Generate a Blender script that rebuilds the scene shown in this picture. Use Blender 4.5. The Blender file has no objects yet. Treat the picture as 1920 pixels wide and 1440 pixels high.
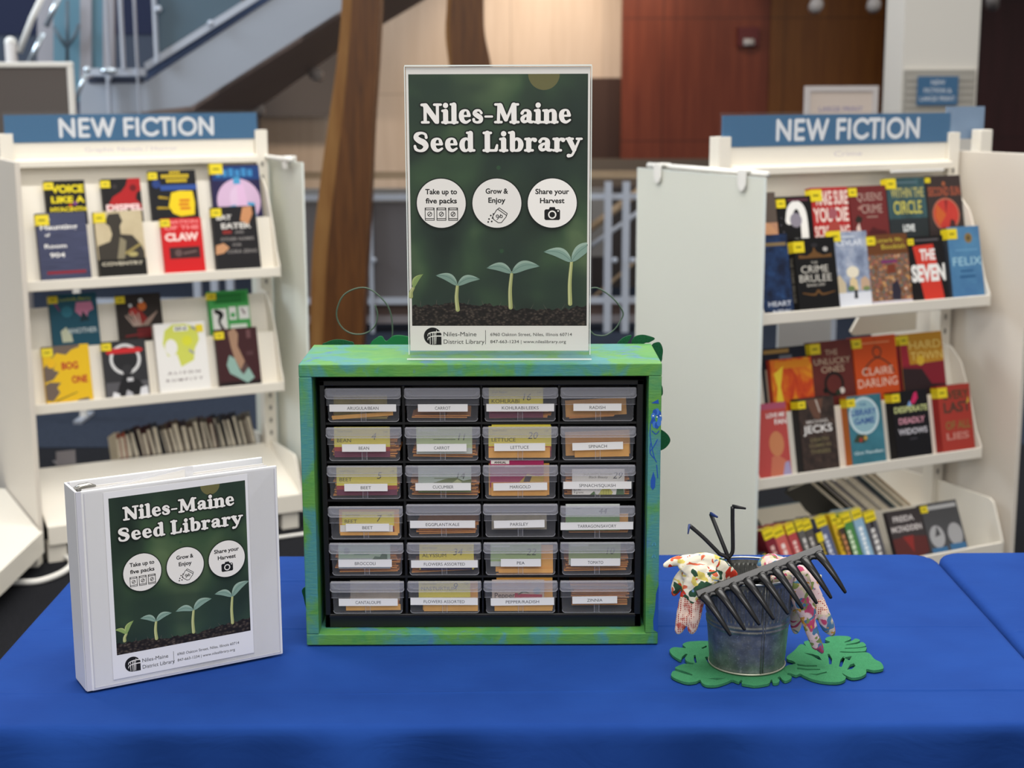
import bpy, bmesh, math, random
from mathutils import Vector, Matrix, noise as mnoise
from mathutils.geometry import tessellate_polygon

SC = bpy.context.scene
COL = SC.collection
rnd = random.Random(7)

# ------------------------------------------------------------------ camera
F_PX, PITCH, ROLL = 2850.0, math.radians(10.92), 0.0035
CAM = Vector((0.0, -2.307, 1.63))
_fw = Vector((0, math.cos(PITCH), -math.sin(PITCH)))
_up0 = Vector((0, math.sin(PITCH), math.cos(PITCH)))
_rt0 = Vector((1, 0, 0))
_rt = math.cos(ROLL) * _rt0 - math.sin(ROLL) * _up0
_up = math.cos(ROLL) * _up0 + math.sin(ROLL) * _rt0
cam_data = bpy.data.cameras.new('camera')
cam = bpy.data.objects.new('camera', cam_data)
COL.objects.link(cam)
cam.matrix_world = Matrix(((_rt.x, _up.x, -_fw.x, CAM.x), (_rt.y, _up.y, -_fw.y, CAM.y), (_rt.z, _up.z, -_fw.z, CAM.z), (0, 0, 0, 1)))
cam_data.sensor_width = 36.0
cam_data.lens = F_PX / 1920 * 36.0
cam_data.clip_start, cam_data.clip_end = 0.05, 100
cam_data.dof.use_dof = True
cam_data.dof.focus_distance = 2.31
cam_data.dof.aperture_fstop = 5.2
SC.camera = cam


def at(x, y, Y):
    """the point seen at pixel (x, y) that lies at depth y = Y"""
    d = _fw * F_PX + _rt * (x - 960) - _up * (y - 720)
    return CAM + d * ((Y - CAM.y) / d.y)


def atz(x, y, z):
    d = _fw * F_PX + _rt * (x - 960) - _up * (y - 720)
    return CAM + d * ((z - CAM.z) / d.z)


# ------------------------------------------------------------------ light
world = bpy.data.worlds.new('world')
SC.world = world
world.use_nodes = True
world.node_tree.nodes['Background'].inputs[0].default_value = (1.0, 0.985, 0.96, 1)
world.node_tree.nodes['Background'].inputs[1].default_value = 0.52


def area(name, loc, size, size_y, power, color=(1, 0.96, 0.9), target=None, spread=180):
    l = bpy.data.lights.new(name, 'AREA')
    l.shape = 'RECTANGLE'
    l.size, l.size_y, l.energy, l.color = size, size_y, power, color
    l.spread = math.radians(spread)
    o = bpy.data.objects.new(name, l)
    COL.objects.link(o)
    o.location = loc
    d = (Vector(target) - Vector(loc)) if target else Vector((0, 0, -1))
    o.rotation_euler = d.to_track_quat('-Z', 'Y').to_euler()
    return o


def spot(name, loc, target, power, angle, color=(1, 0.84, 0.66), blend=0.8, radius=0.05):
    l = bpy.data.lights.new(name, 'SPOT')
    l.energy, l.color, l.spot_size, l.spot_blend, l.shadow_soft_size = power, color, math.radians(angle), blend, radius
    o = bpy.data.objects.new(name, l)
    COL.objects.link(o)
    o.location = loc
    o.rotation_euler = (Vector(target) - Vector(loc)).to_track_quat('-Z', 'Y').to_euler()
    return o


area('ceiling_light_table', (0.2, -0.9, 4.0), 2.6, 1.6, 95, (1, 0.97, 0.93))
area('added_front_fill', (0.3, -4.2, 3.6), 3.0, 1.2, 70, (1, 0.97, 0.94), (0, 0, .9))  # added fill lamp toward the camera, brightens upright faces and drawer contents
area('ceiling_light_aisle', (-0.2, 2.0, 4.2), 6.0, 1.2, 150, (1, 0.96, 0.9))
area('ceiling_light_hall', (1.5, 7.0, 5.0), 8.0, 2.0, 130, (0.95, 0.97, 1))
area('stair_window_light', (-6.5, 5.5, 4.5), 2.5, 2.5, 260, (0.75, 0.87, 1), (-2.5, 8.5, 1.8))

SC.view_settings.view_transform = 'Standard'
SC.view_settings.look = 'None'
SC.view_settings.gamma = 1
SC.view_settings.use_curve_mapping = False
SC.view_settings.exposure = 0.0
SC.cycles.transparent_max_bounces = 32
SC.cycles.max_bounces = 10
SC.cycles.use_denoising = True


# ------------------------------------------------------------------ materials
def lin(h):
    h = h.lstrip('#')
    if len(h) == 3:
        h = ''.join(c * 2 for c in h)
    out = []
    for i in (0, 2, 4):
        c = int(h[i:i + 2], 16) / 255
        out.append(c / 12.92 if c <= 0.04045 else ((c + 0.055) / 1.055) ** 2.4)
    return (*out, 1)


MATS = {}


def mat(name, col, rough=0.5, metal=0.0, spec=0.4, **kw):
    if name in MATS:
        return MATS[name]
    m = bpy.data.materials.new(name)
    m.use_nodes = True
    b = m.node_tree.nodes['Principled BSDF']
    b.inputs['Base Color'].default_value = lin(col) if isinstance(col, str) else col
    b.inputs['Roughness'].default_value = rough
    b.inputs['Metallic'].default_value = metal
    b.inputs['Specular IOR Level'].default_value = spec
    for k, v in kw.items():
        b.inputs[k.replace('_', ' ')].default_value = v
    MATS[name] = m
    return m


def ink(h):
    return mat('print_' + h.lstrip('#'), h, 0.55, 0, 0.25)


class NT:
    """tiny node-tree builder"""
    def __init__(s, m):
        s.m, s.t = m, m.node_tree
        s.b = s.t.nodes['Principled BSDF']

    def n(s, typ, **kw):
        nd = s.t.nodes.new(typ)
        for k, v in kw.items():
            if k in nd.inputs:
                nd.inputs[k].default_value = v
            else:
                setattr(nd, k, v)
        return nd

    def l(s, a, b):
        s.t.links.new(a, b)

    def coord(s, scale=(1, 1, 1), rot=(0, 0, 0), loc=(0, 0, 0)):
        tc, mp = s.n('ShaderNodeTexCoord'), s.n('ShaderNodeMapping')
        mp.inputs['Scale'].default_value, mp.inputs['Rotation'].default_value, mp.inputs['Location'].default_value = scale, rot, loc
        s.l(tc.outputs['Object'], mp.inputs[0])
        return mp.outputs[0]

    def noise(s, vec, scale, detail=3, rough=0.55, dist=0.0):
        nd = s.n('ShaderNodeTexNoise')
        nd.inputs['Scale'].default_value, nd.inputs['Detail'].default_value = scale, detail
        nd.inputs['Roughness'].default_value, nd.inputs['Distortion'].default_value = rough, dist
        s.l(vec, nd.inputs['Vector'])
        return nd.outputs['Fac']

    def ramp(s, fac, stops, interp='LINEAR'):
        r = s.n('ShaderNodeValToRGB')
        e = r.color_ramp.elements
        r.color_ramp.interpolation = interp
        while len(e) < len(stops):
            e.new(0.5)
        for el, (p, c) in zip(e, stops):
            el.position, el.color = p, lin(c) if isinstance(c, str) else c
        s.l(fac, r.inputs[0])
        return r.outputs[0]

    def mix(s, fac, a, b, mode='MIX'):
        x = s.n('ShaderNodeMix', data_type='RGBA', blend_type=mode)
        for sock, v in ((x.inputs[0], fac), (x.inputs[6], a), (x.inputs[7], b)):
            if hasattr(v, 'is_linked'):
                s.l(v, sock)
            elif isinstance(v, str):
                sock.default_value = lin(v)
            else:
                sock.default_value = v
        return x.outputs[2]

    def math(s, op, a, b=0.0):
        x = s.n('ShaderNodeMath', operation=op)
        for sock, v in ((x.inputs[0], a), (x.inputs[1], b)):
            if hasattr(v, 'is_linked'):
                s.l(v, sock)
            else:
                sock.default_value = v
        return x.outputs[0]

    def color(s, c):
        s.l(c, s.b.inputs['Base Color'])

    def bump(s, h, strength=0.3, dist=0.01):
        bp = s.n('ShaderNodeBump')
        bp.inputs['Strength'].default_value, bp.inputs['Distance'].default_value = strength, dist
        s.l(h, bp.inputs['Height'])
        s.l(bp.outputs[0], s.b.inputs['Normal'])


def grain(name, c0, c1, scale, rough=0.6, stretch=(1, 1, 1), bump=0.0, spec=0.3, detail=4, lo=0.35, hi=0.65, metal=0.0, bdist=0.002):
    if name in MATS:
        return MATS[name]
    m = mat(name, c0, rough, metal, spec)
    t = NT(m)
    f = t.noise(t.coord(stretch), scale, detail)
    t.color(t.ramp(f, [(lo, c0), (hi, c1)]))
    if bump:
        t.bump(f, bump, bdist)
    return m


# ------------------------------------------------------------------ mesh builder
class MB:
    def __init__(s):
        s.v, s.f, s.m, s.sm = [], [], [], []

    def add(s, verts, faces, m, M=None, smooth=False):
        o = len(s.v)
        for p in verts:
            p = Vector(p)
            s.v.append(M @ p if M is not None else p)
        for f in faces:
            s.f.append([i + o for i in f])
            s.m.append(m)
            s.sm.append(smooth)
        return s

    def box(s, x0, x1, y0, y1, z0, z1, m, M=None):
        v = [(x, y, z) for z in (z0, z1) for y in (y0, y1) for x in (x0, x1)]
        return s.add(v, [(0, 2, 3, 1), (4, 5, 7, 6), (0, 1, 5, 4), (2, 6, 7, 3), (0, 4, 6, 2), (1, 3, 7, 5)], m, M)

    def prism(s, pts, axis_vec, m, M=None, smooth=False):
        """pts: 3-D polygon, extruded along axis_vec"""
        pts = [Vector(p) for p in pts]
        a = Vector(axis_vec)
        n = len(pts)
        tris = tessellate_polygon([pts])
        nrm = Vector((0, 0, 0))
        for i in range(n):
            nrm += pts[i].cross(pts[(i + 1) % n])
        flip = nrm.dot(a) > 0
        v = pts + [p + a for p in pts]
        fs = []
        for t in tris:
            tn = (pts[t[1]] - pts[t[0]]).cross(pts[t[2]] - pts[t[0]])
            t0 = t if tn.dot(a) < 0 else t[::-1]
            fs.append(tuple(t0))
            fs.append(tuple(i + n for i in t0[::-1]))
        for i in range(n):
            j = (i + 1) % n
            fs.append((i, j, j + n, i + n) if flip else (j, i, i + n, j + n))
        return s.add(v, fs, m, M, smooth)

    def tube(s, pts, rad, m, seg=10, M=None, flat=None, caps=True, smooth=True, ref=None):
        pts = [Vector(p) for p in pts]
        n = len(pts)
        rs = rad if isinstance(rad, (list, tuple)) else [rad] * n
        tang = [(pts[min(i + 1, n - 1)] - pts[max(i - 1, 0)]).normalized() for i in range(n)]
        r = Vector(ref) if ref else (Vector((0, 0, 1)) if abs(tang[0].z) < 0.9 else Vector((1, 0, 0)))
        a = (r - tang[0] * r.dot(tang[0])).normalized()
        v, fs = [], []
        for i in range(n):
            a = (a - tang[i] * a.dot(tang[i]))
            if a.length < 1e-6:
                a = tang[i].orthogonal()
            a.normalize()
            b = tang[i].cross(a)
            fa, fb = flat if flat else (1, 1)
            for k in range(seg):
                t = 2 * math.pi * k / seg
                v.append(pts[i] + a * (math.cos(t) * rs[i] * fa) + b * (math.sin(t) * rs[i] * fb))
        for i in range(n - 1):
            for k in range(seg):
                k2 = (k + 1) % seg
                fs.append((i * seg + k, i * seg + k2, (i + 1) * seg + k2, (i + 1) * seg + k))
        if caps:
            fs.append(tuple(range(seg))[::-1])
            fs.append(tuple((n - 1) * seg + k for k in range(seg)))
        return s.add(v, fs, m, M, smooth)

    def lathe(s, prof, seg, m, M=None, rmod=None, smooth=True):
        v, fs = [], []
        for i, (r, z) in enumerate(prof):
            for k in range(seg):
                t = 2 * math.pi * k / seg
                rr = r if rmod is None else rmod(r, z, t)
                v.append((rr * math.cos(t), rr * math.sin(t), z))
        for i in range(len(prof) - 1):
            for k in range(seg):
                k2 = (k + 1) % seg
                fs.append((i * seg + k, i * seg + k2, (i + 1) * seg + k2, (i + 1) * seg + k))
        return s.add(v, fs, m, M, smooth)

    def ball(s, c, r, m, seg=14, rings=8, sc=(1, 1, 1), M=None):
        prof = [(max(1e-5, math.sin(math.pi * i / rings)) * r, -math.cos(math.pi * i / rings) * r) for i in range(rings + 1)]
        T = Matrix.Translation(c) @ Matrix.Diagonal((*sc, 1))
        return s.lathe(prof, seg, m, M @ T if M is not None else T)

    def mesh(s, name):
        me = bpy.data.meshes.new(name)
        me.from_pydata([tuple(p) for p in s.v], [], s.f)
        order = []
        for m in s.m:
            if m not in order:
                order.append(m)
        for m in order:
            me.materials.append(m)
        ix = {m: i for i, m in enumerate(order)}
        me.polygons.foreach_set('material_index', [ix[m] for m in s.m])
        me.polygons.foreach_set('use_smooth', s.sm)
        me.update()
        return me

    def build(s, name, parent=None, M=None, bevel=0.0, seg=2, **tags):
        o = bpy.data.objects.new(name, s.mesh(name))
        COL.objects.link(o)
        if parent is not None:
            o.parent = parent
        if M is not None:
            o.matrix_local = M
        if bevel:
            b = o.modifiers.new('bevel', 'BEVEL')
            b.width, b.segments, b.limit_method, b.angle_limit = bevel, seg, 'ANGLE', math.radians(40)
            b.harden_normals = False
        for k, val in tags.items():
            o[k] = val
        return o


def thing(name, label, cat, M=None, group=None):
    o = bpy.data.objects.new(name, None)
    COL.objects.link(o)
    o.empty_display_size = 0.05
    if M is not None:
        o.matrix_world = M
    o['label'], o['category'] = label, cat
    if group:
        o['group'] = group
    return o


def tag(o, label, cat, group=None):
    o['label'], o['category'] = label, cat
    if group:
        o['group'] = group
    return o


def struct(name, mb, bevel=0.0):
    return mb.build(name, kind='structure', bevel=bevel)


def frame(o, x, y, z):
    x, y, z, o = Vector(x), Vector(y), Vector(z), Vector(o)
    return Matrix(((x.x, y.x, z.x, o.x), (x.y, y.y, z.y, o.y), (x.z, y.z, z.z, o.z), (0, 0, 0, 1)))


def T(x, y, z):
    return Matrix.Translation((x, y, z))


def RZ(a):
    return Matrix.Rotation(a, 4, 'Z')


def smooth_line(pts, n=8, closed=False):
    """Catmull-Rom through tuples of any length"""
    P = [tuple(p) for p in pts]
    if len(P) < 3 and not closed:
        return P
    out = []
    N = len(P)
    last = N if closed else N - 1
    for i in range(last):
        p0 = P[(i - 1) % N] if closed or i > 0 else P[0]
        p1, p2 = P[i], P[(i + 1) % N]
        p3 = P[(i + 2) % N] if closed or i + 2 < N else P[-1]
        for k in range(n):
            t = k / n
            out.append(tuple(0.5 * (2 * b + (c - a) * t + (2 * a - 5 * b + 4 * c - d) * t * t + (3 * b - a - 3 * c + d) * t ** 3)
                             for a, b, c, d in zip(p0, p1, p2, p3)))
    if not closed:
        out.append(P[-1])
    return out


# ------------------------------------------------------------------ flat printed artwork
_text_cache = {}


def text_shape(s, bold=0.0, spacing=1.0):
    key = (s, bold, spacing)
    if key not in _text_cache:
        c = bpy.data.curves.new('lettering', 'FONT')
        c.body, c.size, c.resolution_u, c.offset, c.space_character = s, 1.0, 3, bold, spacing
        c.fill_mode = 'FRONT'
        o = bpy.data.objects.new('lettering', c)
        me = bpy.data.meshes.new_from_object(o)
        v = [(p.co.x, p.co.y) for p in me.vertices]
        f = [tuple(p.vertices) for p in me.polygons]
        xs, ys = [p[0] for p in v] or [0], [p[1] for p in v] or [0]
        _text_cache[key] = (v, f, (min(xs), max(xs), min(ys), max(ys)))
        bpy.data.objects.remove(o)
        bpy.data.curves.remove(c)
        bpy.data.meshes.remove(me)
    return _text_cache[key]


CAPH = 0.727  # cap height of the built-in face at size 1


class Art:
    """flat printed shapes laid in layers on the plane M (x right, y up, z out)"""
    def __init__(s, mb, M, step=2e-5, start=4e-5):
        s.mb, s.M, s.z, s.step = mb, M, start, step

    def tris(s, v2, faces, m):
        s.mb.add([(x, y, s.z) for x, y in v2], faces, m, s.M)
        s.z += s.step

    def poly(s, pts, m, holes=()):
        loops = [[Vector((x, y, 0)) for x, y in pts]] + [[Vector((x, y, 0)) for x, y in h] for h in holes]
        flat = [p for lp in loops for p in lp]
        fs = []
        for t in tessellate_polygon(loops):
            a, b, c = (flat[i] for i in t)
            fs.append(tuple(t) if (b - a).cross(c - a).z > 0 else tuple(t[::-1]))
        s.tris([(p.x, p.y) for p in flat], fs, m)

    def rect(s, x0, y0, x1, y1, m):
        s.tris([(x0, y0), (x1, y0), (x1, y1), (x0, y1)], [(0, 1, 2, 3)], m)

    def disc(s, cx, cy, r, m, ry=None, n=36, a0=0):
        ry = r if ry is None else ry
        s.tris([(cx + r * math.cos(a0 + 2 * math.pi * i / n), cy + ry * math.sin(a0 + 2 * math.pi * i / n)) for i in range(n)], [tuple(range(n))], m)

    def ring(s, cx, cy, r0, r1, m, n=40):
        v = []
        for i in range(n):
            t = 2 * math.pi * i / n
            v += [(cx + r0 * math.cos(t), cy + r0 * math.sin(t)), (cx + r1 * math.cos(t), cy + r1 * math.sin(t))]
        s.tris(v, [(2 * i, 2 * i + 1, (2 * i + 3) % (2 * n), (2 * i + 2) % (2 * n)) for i in range(n)], m)

    def stroke(s, pts, m, w=None, n=7, fat=0.0, sc=1.0, ox=0.0, oy=0.0, curve=True):
        """pts (x, y, w) or (x, y) with constant w; round ends"""
        P = [(p[0], p[1], p[2] if len(p) > 2 else w) for p in pts]
        if curve:
            P = smooth_line(P, n)
        P = [(ox + x * sc, oy + y * sc, wd * sc / 2 + fat) for x, y, wd in P]
        L, R = [], []
        for i, (x, y, h) in enumerate(P):
            a, b = P[max(i - 1, 0)], P[min(i + 1, len(P) - 1)]
            dx, dy = b[0] - a[0], b[1] - a[1]
            q = math.hypot(dx, dy) or 1
            nx, ny = -dy / q, dx / q
            L.append((x + nx * h, y + ny * h))
            R.append((x - nx * h, y - ny * h))
        v, fs = [], []
        for l, r in zip(L, R):
            v += [r, l]
        k = len(P)
        for i in range(k - 1):
            fs.append((2 * i, 2 * i + 2, 2 * i + 3, 2 * i + 1))
        for (x, y, h), sgn in ((P[0], 1), (P[-1], 1)):
            o = len(v)
            v += [(x + h * math.cos(2 * math.pi * j / 14), y + h * math.sin(2 * math.pi * j / 14)) for j in range(14)]
            fs.append(tuple(o + j for j in range(14)))
        # each piece gets its own hair of height so that overlaps never coincide
        s.mb.add([(x, y, s.z) for x, y in v[:2 * k]], fs[:k - 1], m, s.M)
        s.mb.add([(x, y, s.z + 3e-6) for x, y in v[2 * k:2 * k + 14]], [tuple(range(14))], m, s.M)
        s.mb.add([(x, y, s.z + 6e-6) for x, y in v[2 * k + 14:]], [tuple(range(14))], m, s.M)
        s.z += 1e-5

    def text(s, t, x, y, h, m, align='c', w=None, bold=0.0, sx=1.0, spacing=1.0, vcenter=True, slant=0.0):
        """h = cap height; w = fitted width"""
        v, f, (x0, x1, y0, y1) = text_shape(t, bold, spacing)
        if not v:
            return
        k = h / CAPH
        kx = k * sx if w is None else w / (x1 - x0)
        oy = y - (CAPH * k / 2 if vcenter else 0)
        xa = x - ((x0 + x1) / 2 * kx if align == 'c' else x0 * kx if align == 'l' else x1 * kx)
        s.tris([(xa + p[0] * kx + slant * p[1] * k, oy + p[1] * k) for p in v], f, m)


# chunky soft-serif display face, drawn as swelling strokes (cap height 1)
SERIF = {
    'N': (0.98, [[(.20, .08, .15), (.20, .90, .15)], [(.05, .06, .11), (.36, .06, .11)], [(.04, .93, .12), (.2, .93, .14)], [(.22, .88, .25), (.74, .12, .25)],
                 [(.79, .06, .14), (.79, .93, .14)], [(.64, .94, .11), (.95, .94, .11)]]),
    'i': (0.40, [[(.20, .08, .24), (.20, .60, .24)], [(.04, .055, .11), (.36, .055, .11)], [(.05, .63, .11), (.2, .63, .14)], [(.2, .9, .25), (.201, .9, .25)]]),
    'l': (0.40, [[(.20, .08, .24), (.20, .92, .24)], [(.04, .055, .11), (.36, .055, .11)], [(.05, .955, .1), (.2, .94, .14)]]),
    'e': (0.66, [[(.55, .40, .10), (.47, .60, .10), (.32, .655, .10), (.18, .54, .21), (.155, .33, .24), (.22, .14, .2), (.38, .055, .13), (.56, .16, .09)],
                 [(.16, .37, .09), (.55, .37, .09)], [(.50, .42, .14), (.47, .55, .13)]]),
    's': (0.56, [[(.45, .52, .12), (.36, .64, .10), (.20, .63, .13), (.13, .50, .2), (.27, .38, .23), (.41, .27, .22), (.41, .12, .17), (.26, .05, .11), (.11, .10, .11), (.08, .2, .13)]]),
    '-': (0.50, [[(.08, .34, .09), (.40, .34, .09)]]),
    'M': (1.22, [[(.20, .06, .14), (.23, .92, .14)], [(.05, .06, .11), (.35, .06, .11)], [(.06, .94, .11), (.26, .94, .11)], [(.28, .88, .25), (.56, .20, .21)], [(.58, .16, .12), (.88, .90, .12)],
                 [(.95, .08, .25), (.94, .90, .25)], [(.78, .06, .11), (1.16, .06, .11)], [(.9, .94, .11), (1.14, .94, .11)]]),
    'a': (0.68, [[(.11, .50, .15), (.20, .63, .11), (.36, .63, .13), (.45, .50, .23), (.45, .16, .23), (.58, .055, .12), (.64, .09, .08)],
                 [(.42, .40, .10), (.24, .36, .13), (.13, .22, .2), (.20, .08, .15), (.36, .12, .11), (.44, .22, .1)]]),
    'n': (0.76, [[(.20, .08, .24), (.20, .58, .24)], [(.04, .055, .11), (.34, .055, .11)], [(.05, .63, .11), (.2, .62, .14)], [(.24, .5, .1), (.36, .62, .12), (.5, .62, .17), (.57, .48, .23), (.57, .08, .23)],
                 [(.44, .055, .11), (.72, .055, .11)]]),
    'S': (0.76, [[(.60, .72, .13), (.56, .88, .11), (.38, .95, .11), (.19, .88, .18), (.14, .72, .24), (.28, .57, .27), (.48, .46, .28), (.58, .28, .25), (.48, .10, .17), (.30, .045, .11), (.13, .12, .13), (.08, .28, .12)]]),
    'd': (0.74, [[(.53, .92, .24), (.53, .10, .24)], [(.38, .955, .1), (.53, .94, .14)], [(.55, .06, .12), (.70, .06, .11)], [(.50, .50, .1), (.36, .65, .11), (.20, .56, .2), (.145, .33, .25), (.21, .11, .2), (.35, .05, .11), (.48, .18, .1)]]),
    'L': (0.76, [[(.22, .08, .25), (.22, .92, .25)], [(.05, .055, .11), (.62, .055, .11)], [(.06, .945, .11), (.38, .945, .11)], [(.66, .32, .1), (.62, .10, .16)]]),
    'b': (0.74, [[(.20, .92, .24), (.20, .10, .24)], [(.05, .955, .1), (.2, .94, .14)], [(.23, .5, .1), (.38, .64, .12), (.53, .55, .2), (.58, .34, .25), (.52, .12, .2), (.36, .045, .11), (.2, .08, .11)]]),
    'r': (0.60, [[(.20, .08, .24), (.20, .58, .24)], [(.04, .055, .11), (.38, .055, .11)], [(.05, .63, .11), (.2, .62, .14)], [(.25, .48, .1), (.36, .62, .12), (.48, .58, .2)]]),
    'y': (0.74, [[(.16, .60, .24), (.38, .10, .22)], [(.03, .635, .1), (.32, .635, .1)], [(.62, .62, .10), (.40, .05, .11), (.28, -.19, .11), (.13, -.22, .17)], [(.5, .635, .1), (.72, .635, .1)]]),
    ' ': (0.34, []),
}
# plain round-ended capitals for the shelf signs
ROUND = {
    'N': (.92, [[(.12, .08), (.12, .92)], [(.12, .92), (.72, .08)], [(.72, .08), (.72, .92)]]),
    'E': (.66, [[(.12, .08), (.12, .92)], [(.12, .92), (.5, .92)], [(.12, .5), (.48, .5)], [(.12, .08), (.5, .08)]]),
    'W': (1.16, [[(.06, .92), (.32, .08)], [(.32, .08), (.57, .92)], [(.57, .92), (.82, .08)], [(.82, .08), (1.08, .92)]]),
    'F': (.60, [[(.12, .08), (.12, .92)], [(.12, .92), (.48, .92)], [(.12, .5), (.46, .5)]]),
    'I': (.30, [[(.12, .08), (.12, .92)]]),
    'C': (.88, [[(.80, .78), (.62, .90), (.42, .91), (.2, .78), (.11, .5), (.2, .22), (.42, .09), (.62, .10), (.80, .22)]]),
    'T': (.64, [[(.04, .92), (.56, .92)], [(.3, .92), (.3, .08)]]),
    'O': (1.04, [[(.51 + .4 * math.cos(t * math.pi / 8), .5 + .42 * math.sin(t * math.pi / 8)) for t in range(17)]]),
    ' ': (.36, []),
}


def glyphs(art, text, x, y, h, m, width, font, fat=0.0, w=None):
    total = sum(font[c][0] for c in text)
    kx = width / total
    cx = x
    for c in text:
        adv, strokes = font[c]
        for st in strokes:
            pts = [(cx + p[0] * kx, y + p[1] * h, (p[2] if len(p) > 2 else w) * (h * 0.5 + kx * 0.5)) for p in st]
            art.stroke(pts, m, fat=fat, n=6, curve=len(pts) > 2)
        cx += adv * kx
# ------------------------------------------------------------------ the hall behind
CREAM = mat('cream_metal', '#efe9dc', 0.42, 0, 0.4)
WHITE_METAL = mat('white_metal', '#f0eee8', 0.4, 0, 0.4)
STEEL = mat('painted_steel', '#a3a9b4', 0.4, 0.0, 0.5)
STEEL_L = mat('light_painted_steel', '#b9bfca', 0.4, 0.0, 0.5)
CHROME = mat('bright_rail', '#d4dfe8', 0.22, 0.75, 0.6)
BLACKP = mat('black_plastic', '#0f0f11', 0.38, 0, 0.5)

m = mat('carpet', '#23252d', 0.95, 0, 0.1)
t = NT(m)
cv = t.coord()
f1 = t.noise(cv, 160, 2)
f2 = t.noise(cv, 1.6, 2)
t.color(t.mix(t.ramp(f1, [(.3, (0, 0, 0, 1)), (.75, (1, 1, 1, 1))]), '#101114', '#2a2b30'))
t.bump(f1, 0.5, 0.004)
struct('floor', MB().box(-14, 14, -5, 18, -0.05, 0, m))


m = mat('carpet_hall', '#2b3246', 0.95, 0, 0.1)
t = NT(m)
f1 = t.noise(t.coord(), 140, 2)
t.color(t.ramp(f1, [(.3, '#232833'), (.75, '#3b4352')]))
t.bump(f1, 0.5, 0.004)
struct('floor_hall', MB().box(-14, 14, 4.6, 18, 0.0, 0.004, m))


def plank_wall(name, col0, col1, seam, px_step, pz_step):
    m = mat(name, col0, 0.5, 0, 0.35)
    t = NT(m)
    f = t.noise(t.coord((9, 9, 0.7)), 2.2, 4)
    base = t.ramp(f, [(.3, col0), (.7, col1)])
    br = t.n('ShaderNodeTexBrick', offset=0.0, squash=1.0)
    mp = t.coord((1, 0, 1), loc=(0, 0, 0))
    sp = t.n('ShaderNodeSeparateXYZ')
    cb = t.n('ShaderNodeCombineXYZ')
    t.l(mp, sp.inputs[0])
    t.l(sp.outputs[0], cb.inputs[0])
    t.l(sp.outputs[2], cb.inputs[1])
    t.l(cb.outputs[0], br.inputs['Vector'])
    br.inputs['Scale'].default_value = 1.0
    br.inputs['Mortar Size'].default_value = 0.006
    br.inputs['Brick Width'].default_value, br.inputs['Row Height'].default_value = px_step, pz_step
    t.color(t.mix(br.outputs['Fac'], base, seam))
    return m


def wall_px(name, px0, px1, Y, z0, z1, m, th=0.15):
    a, b = at(px0, 170, Y).x, at(px1, 170, Y).x
    return struct(name, MB().box(a, b, Y, Y + th, z0, z1, m))


wall_px('wall_beige', 380, 1167, 13.0, 0, 3.4, plank_wall('beige_panels', '#c2ad9a', '#ccb8a6', '#a99583', 1.45, 1.6))
wall_px('wall_brown_block', 1105, 1169, 12.85, 0.6, 1.75, mat('dark_brown_panel', '#40281f', 0.6))
wall_px('wall_red_wood', 1166, 1441, 12.5, 0.98, 3.4, plank_wall('red_wood', '#6c2d1a', '#803b24', '#512214', 1.45, 1.15))
wall_px('wall_amber_wood', 1440, 1665, 12.5, 0.98, 3.4, plank_wall('amber_wood', '#744015', '#86501c', '#5e3210', 1.3, 1.15))
wall_px('wall_maroon', 1660, 4200, 11.6, 0, 3.4, plank_wall('maroon_wood', '#2e0e0d', '#381414', '#220a0a', 1.4, 1.2))
wall_px('wall_taupe_base', 1100, 1665, 12.48, 0, 0.98, mat('taupe_wall', '#6d5f52', 0.7))
wall_px('wall_slate', -2600, 480, 12.0, 0, 2.15, mat('slate_wall', '#4b5465', 0.7))
wall_px('wall_navy_band', -2600, 480, 11.98, 2.15, 4.5, mat('navy_wall', '#1f2849', 0.7))
wall_px('stair_shade_panel', 395, 640, 11.0, 1.42, 2.6, mat('stair_shade_dark', '#2a2422', 0.8))  # dark panel: the shade under the stair put into its colour
wall_px('wall_grey_low', 560, 1140, 9.6, 0.35, 0.88, mat('grey_low_wall', '#908c88', 0.6))
struct('ceiling', MB().box(-2.2, 9, 9.3, 13.4, 3.4, 3.5, mat('light_block_slab', '#4a3a33', 0.8)))  # unseen slab over the back hall, added to block ambient light

# white square column with a slatted panel and a small blue notice
a, b = at(1690, 170, 7.0).x, at(1831, 170, 7.0).x
struct('wall_column', MB().box(a, b, 7.0, 7.0 + (b - a), 0, 4.6, mat('column_paint', '#e3ded4', 0.55)))
sl = thing('slat_panel', 'grey slatted panel on the front of the white column', 'slat panel', T(a + 0.01, 6.97, 0))
zt, zb = at(1700, 131, 6.97).z, at(1700, 230, 6.97).z
w_ = b - a - 0.03
mb = MB().box(0, w_, 0, .028, zb, zt, mat('slat_grey', '#aaa59b', 0.6))
k = 0
z = zb + .01
GROOVE = mat('slat_groove', '#8b877f', 0.7)
while z < zt - .03:
    mb.box(0.01, w_ - .01, -.004, 0, z, z + .022, mat('slat_face', '#b5b0a6', 0.6))
    z += .04
mb.build('board', sl)
BLUE_SIGN = mat('sign_blue', '#416d93', 0.35, 0, 0.4)
SIGN_WHITE = ink('#dfe3e8')
x0, x1 = at(1720, 170, 6.95).x - a, at(1796, 170, 6.95).x - a
z1, z0 = at(1755, 143, 6.95).z, at(1755, 197, 6.95).z
nt = MB().box(x0, x1, 6.945, 6.96, z0, z1, BLUE_SIGN)
A = Art(nt, frame((x0, 6.945, z0), (1, 0, 0), (0, 0, 1), (0, -1, 0)))
W_, H_ = x1 - x0, z1 - z0
for i, s in enumerate(('NEW', 'FICTION &', 'LARGE PRINT')):
    A.text(s, W_ / 2, H_ * (.79 - .28 * i), H_ * .16, SIGN_WHITE, w=W_ * (.34, .68, .86)[i], bold=.01)
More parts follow.
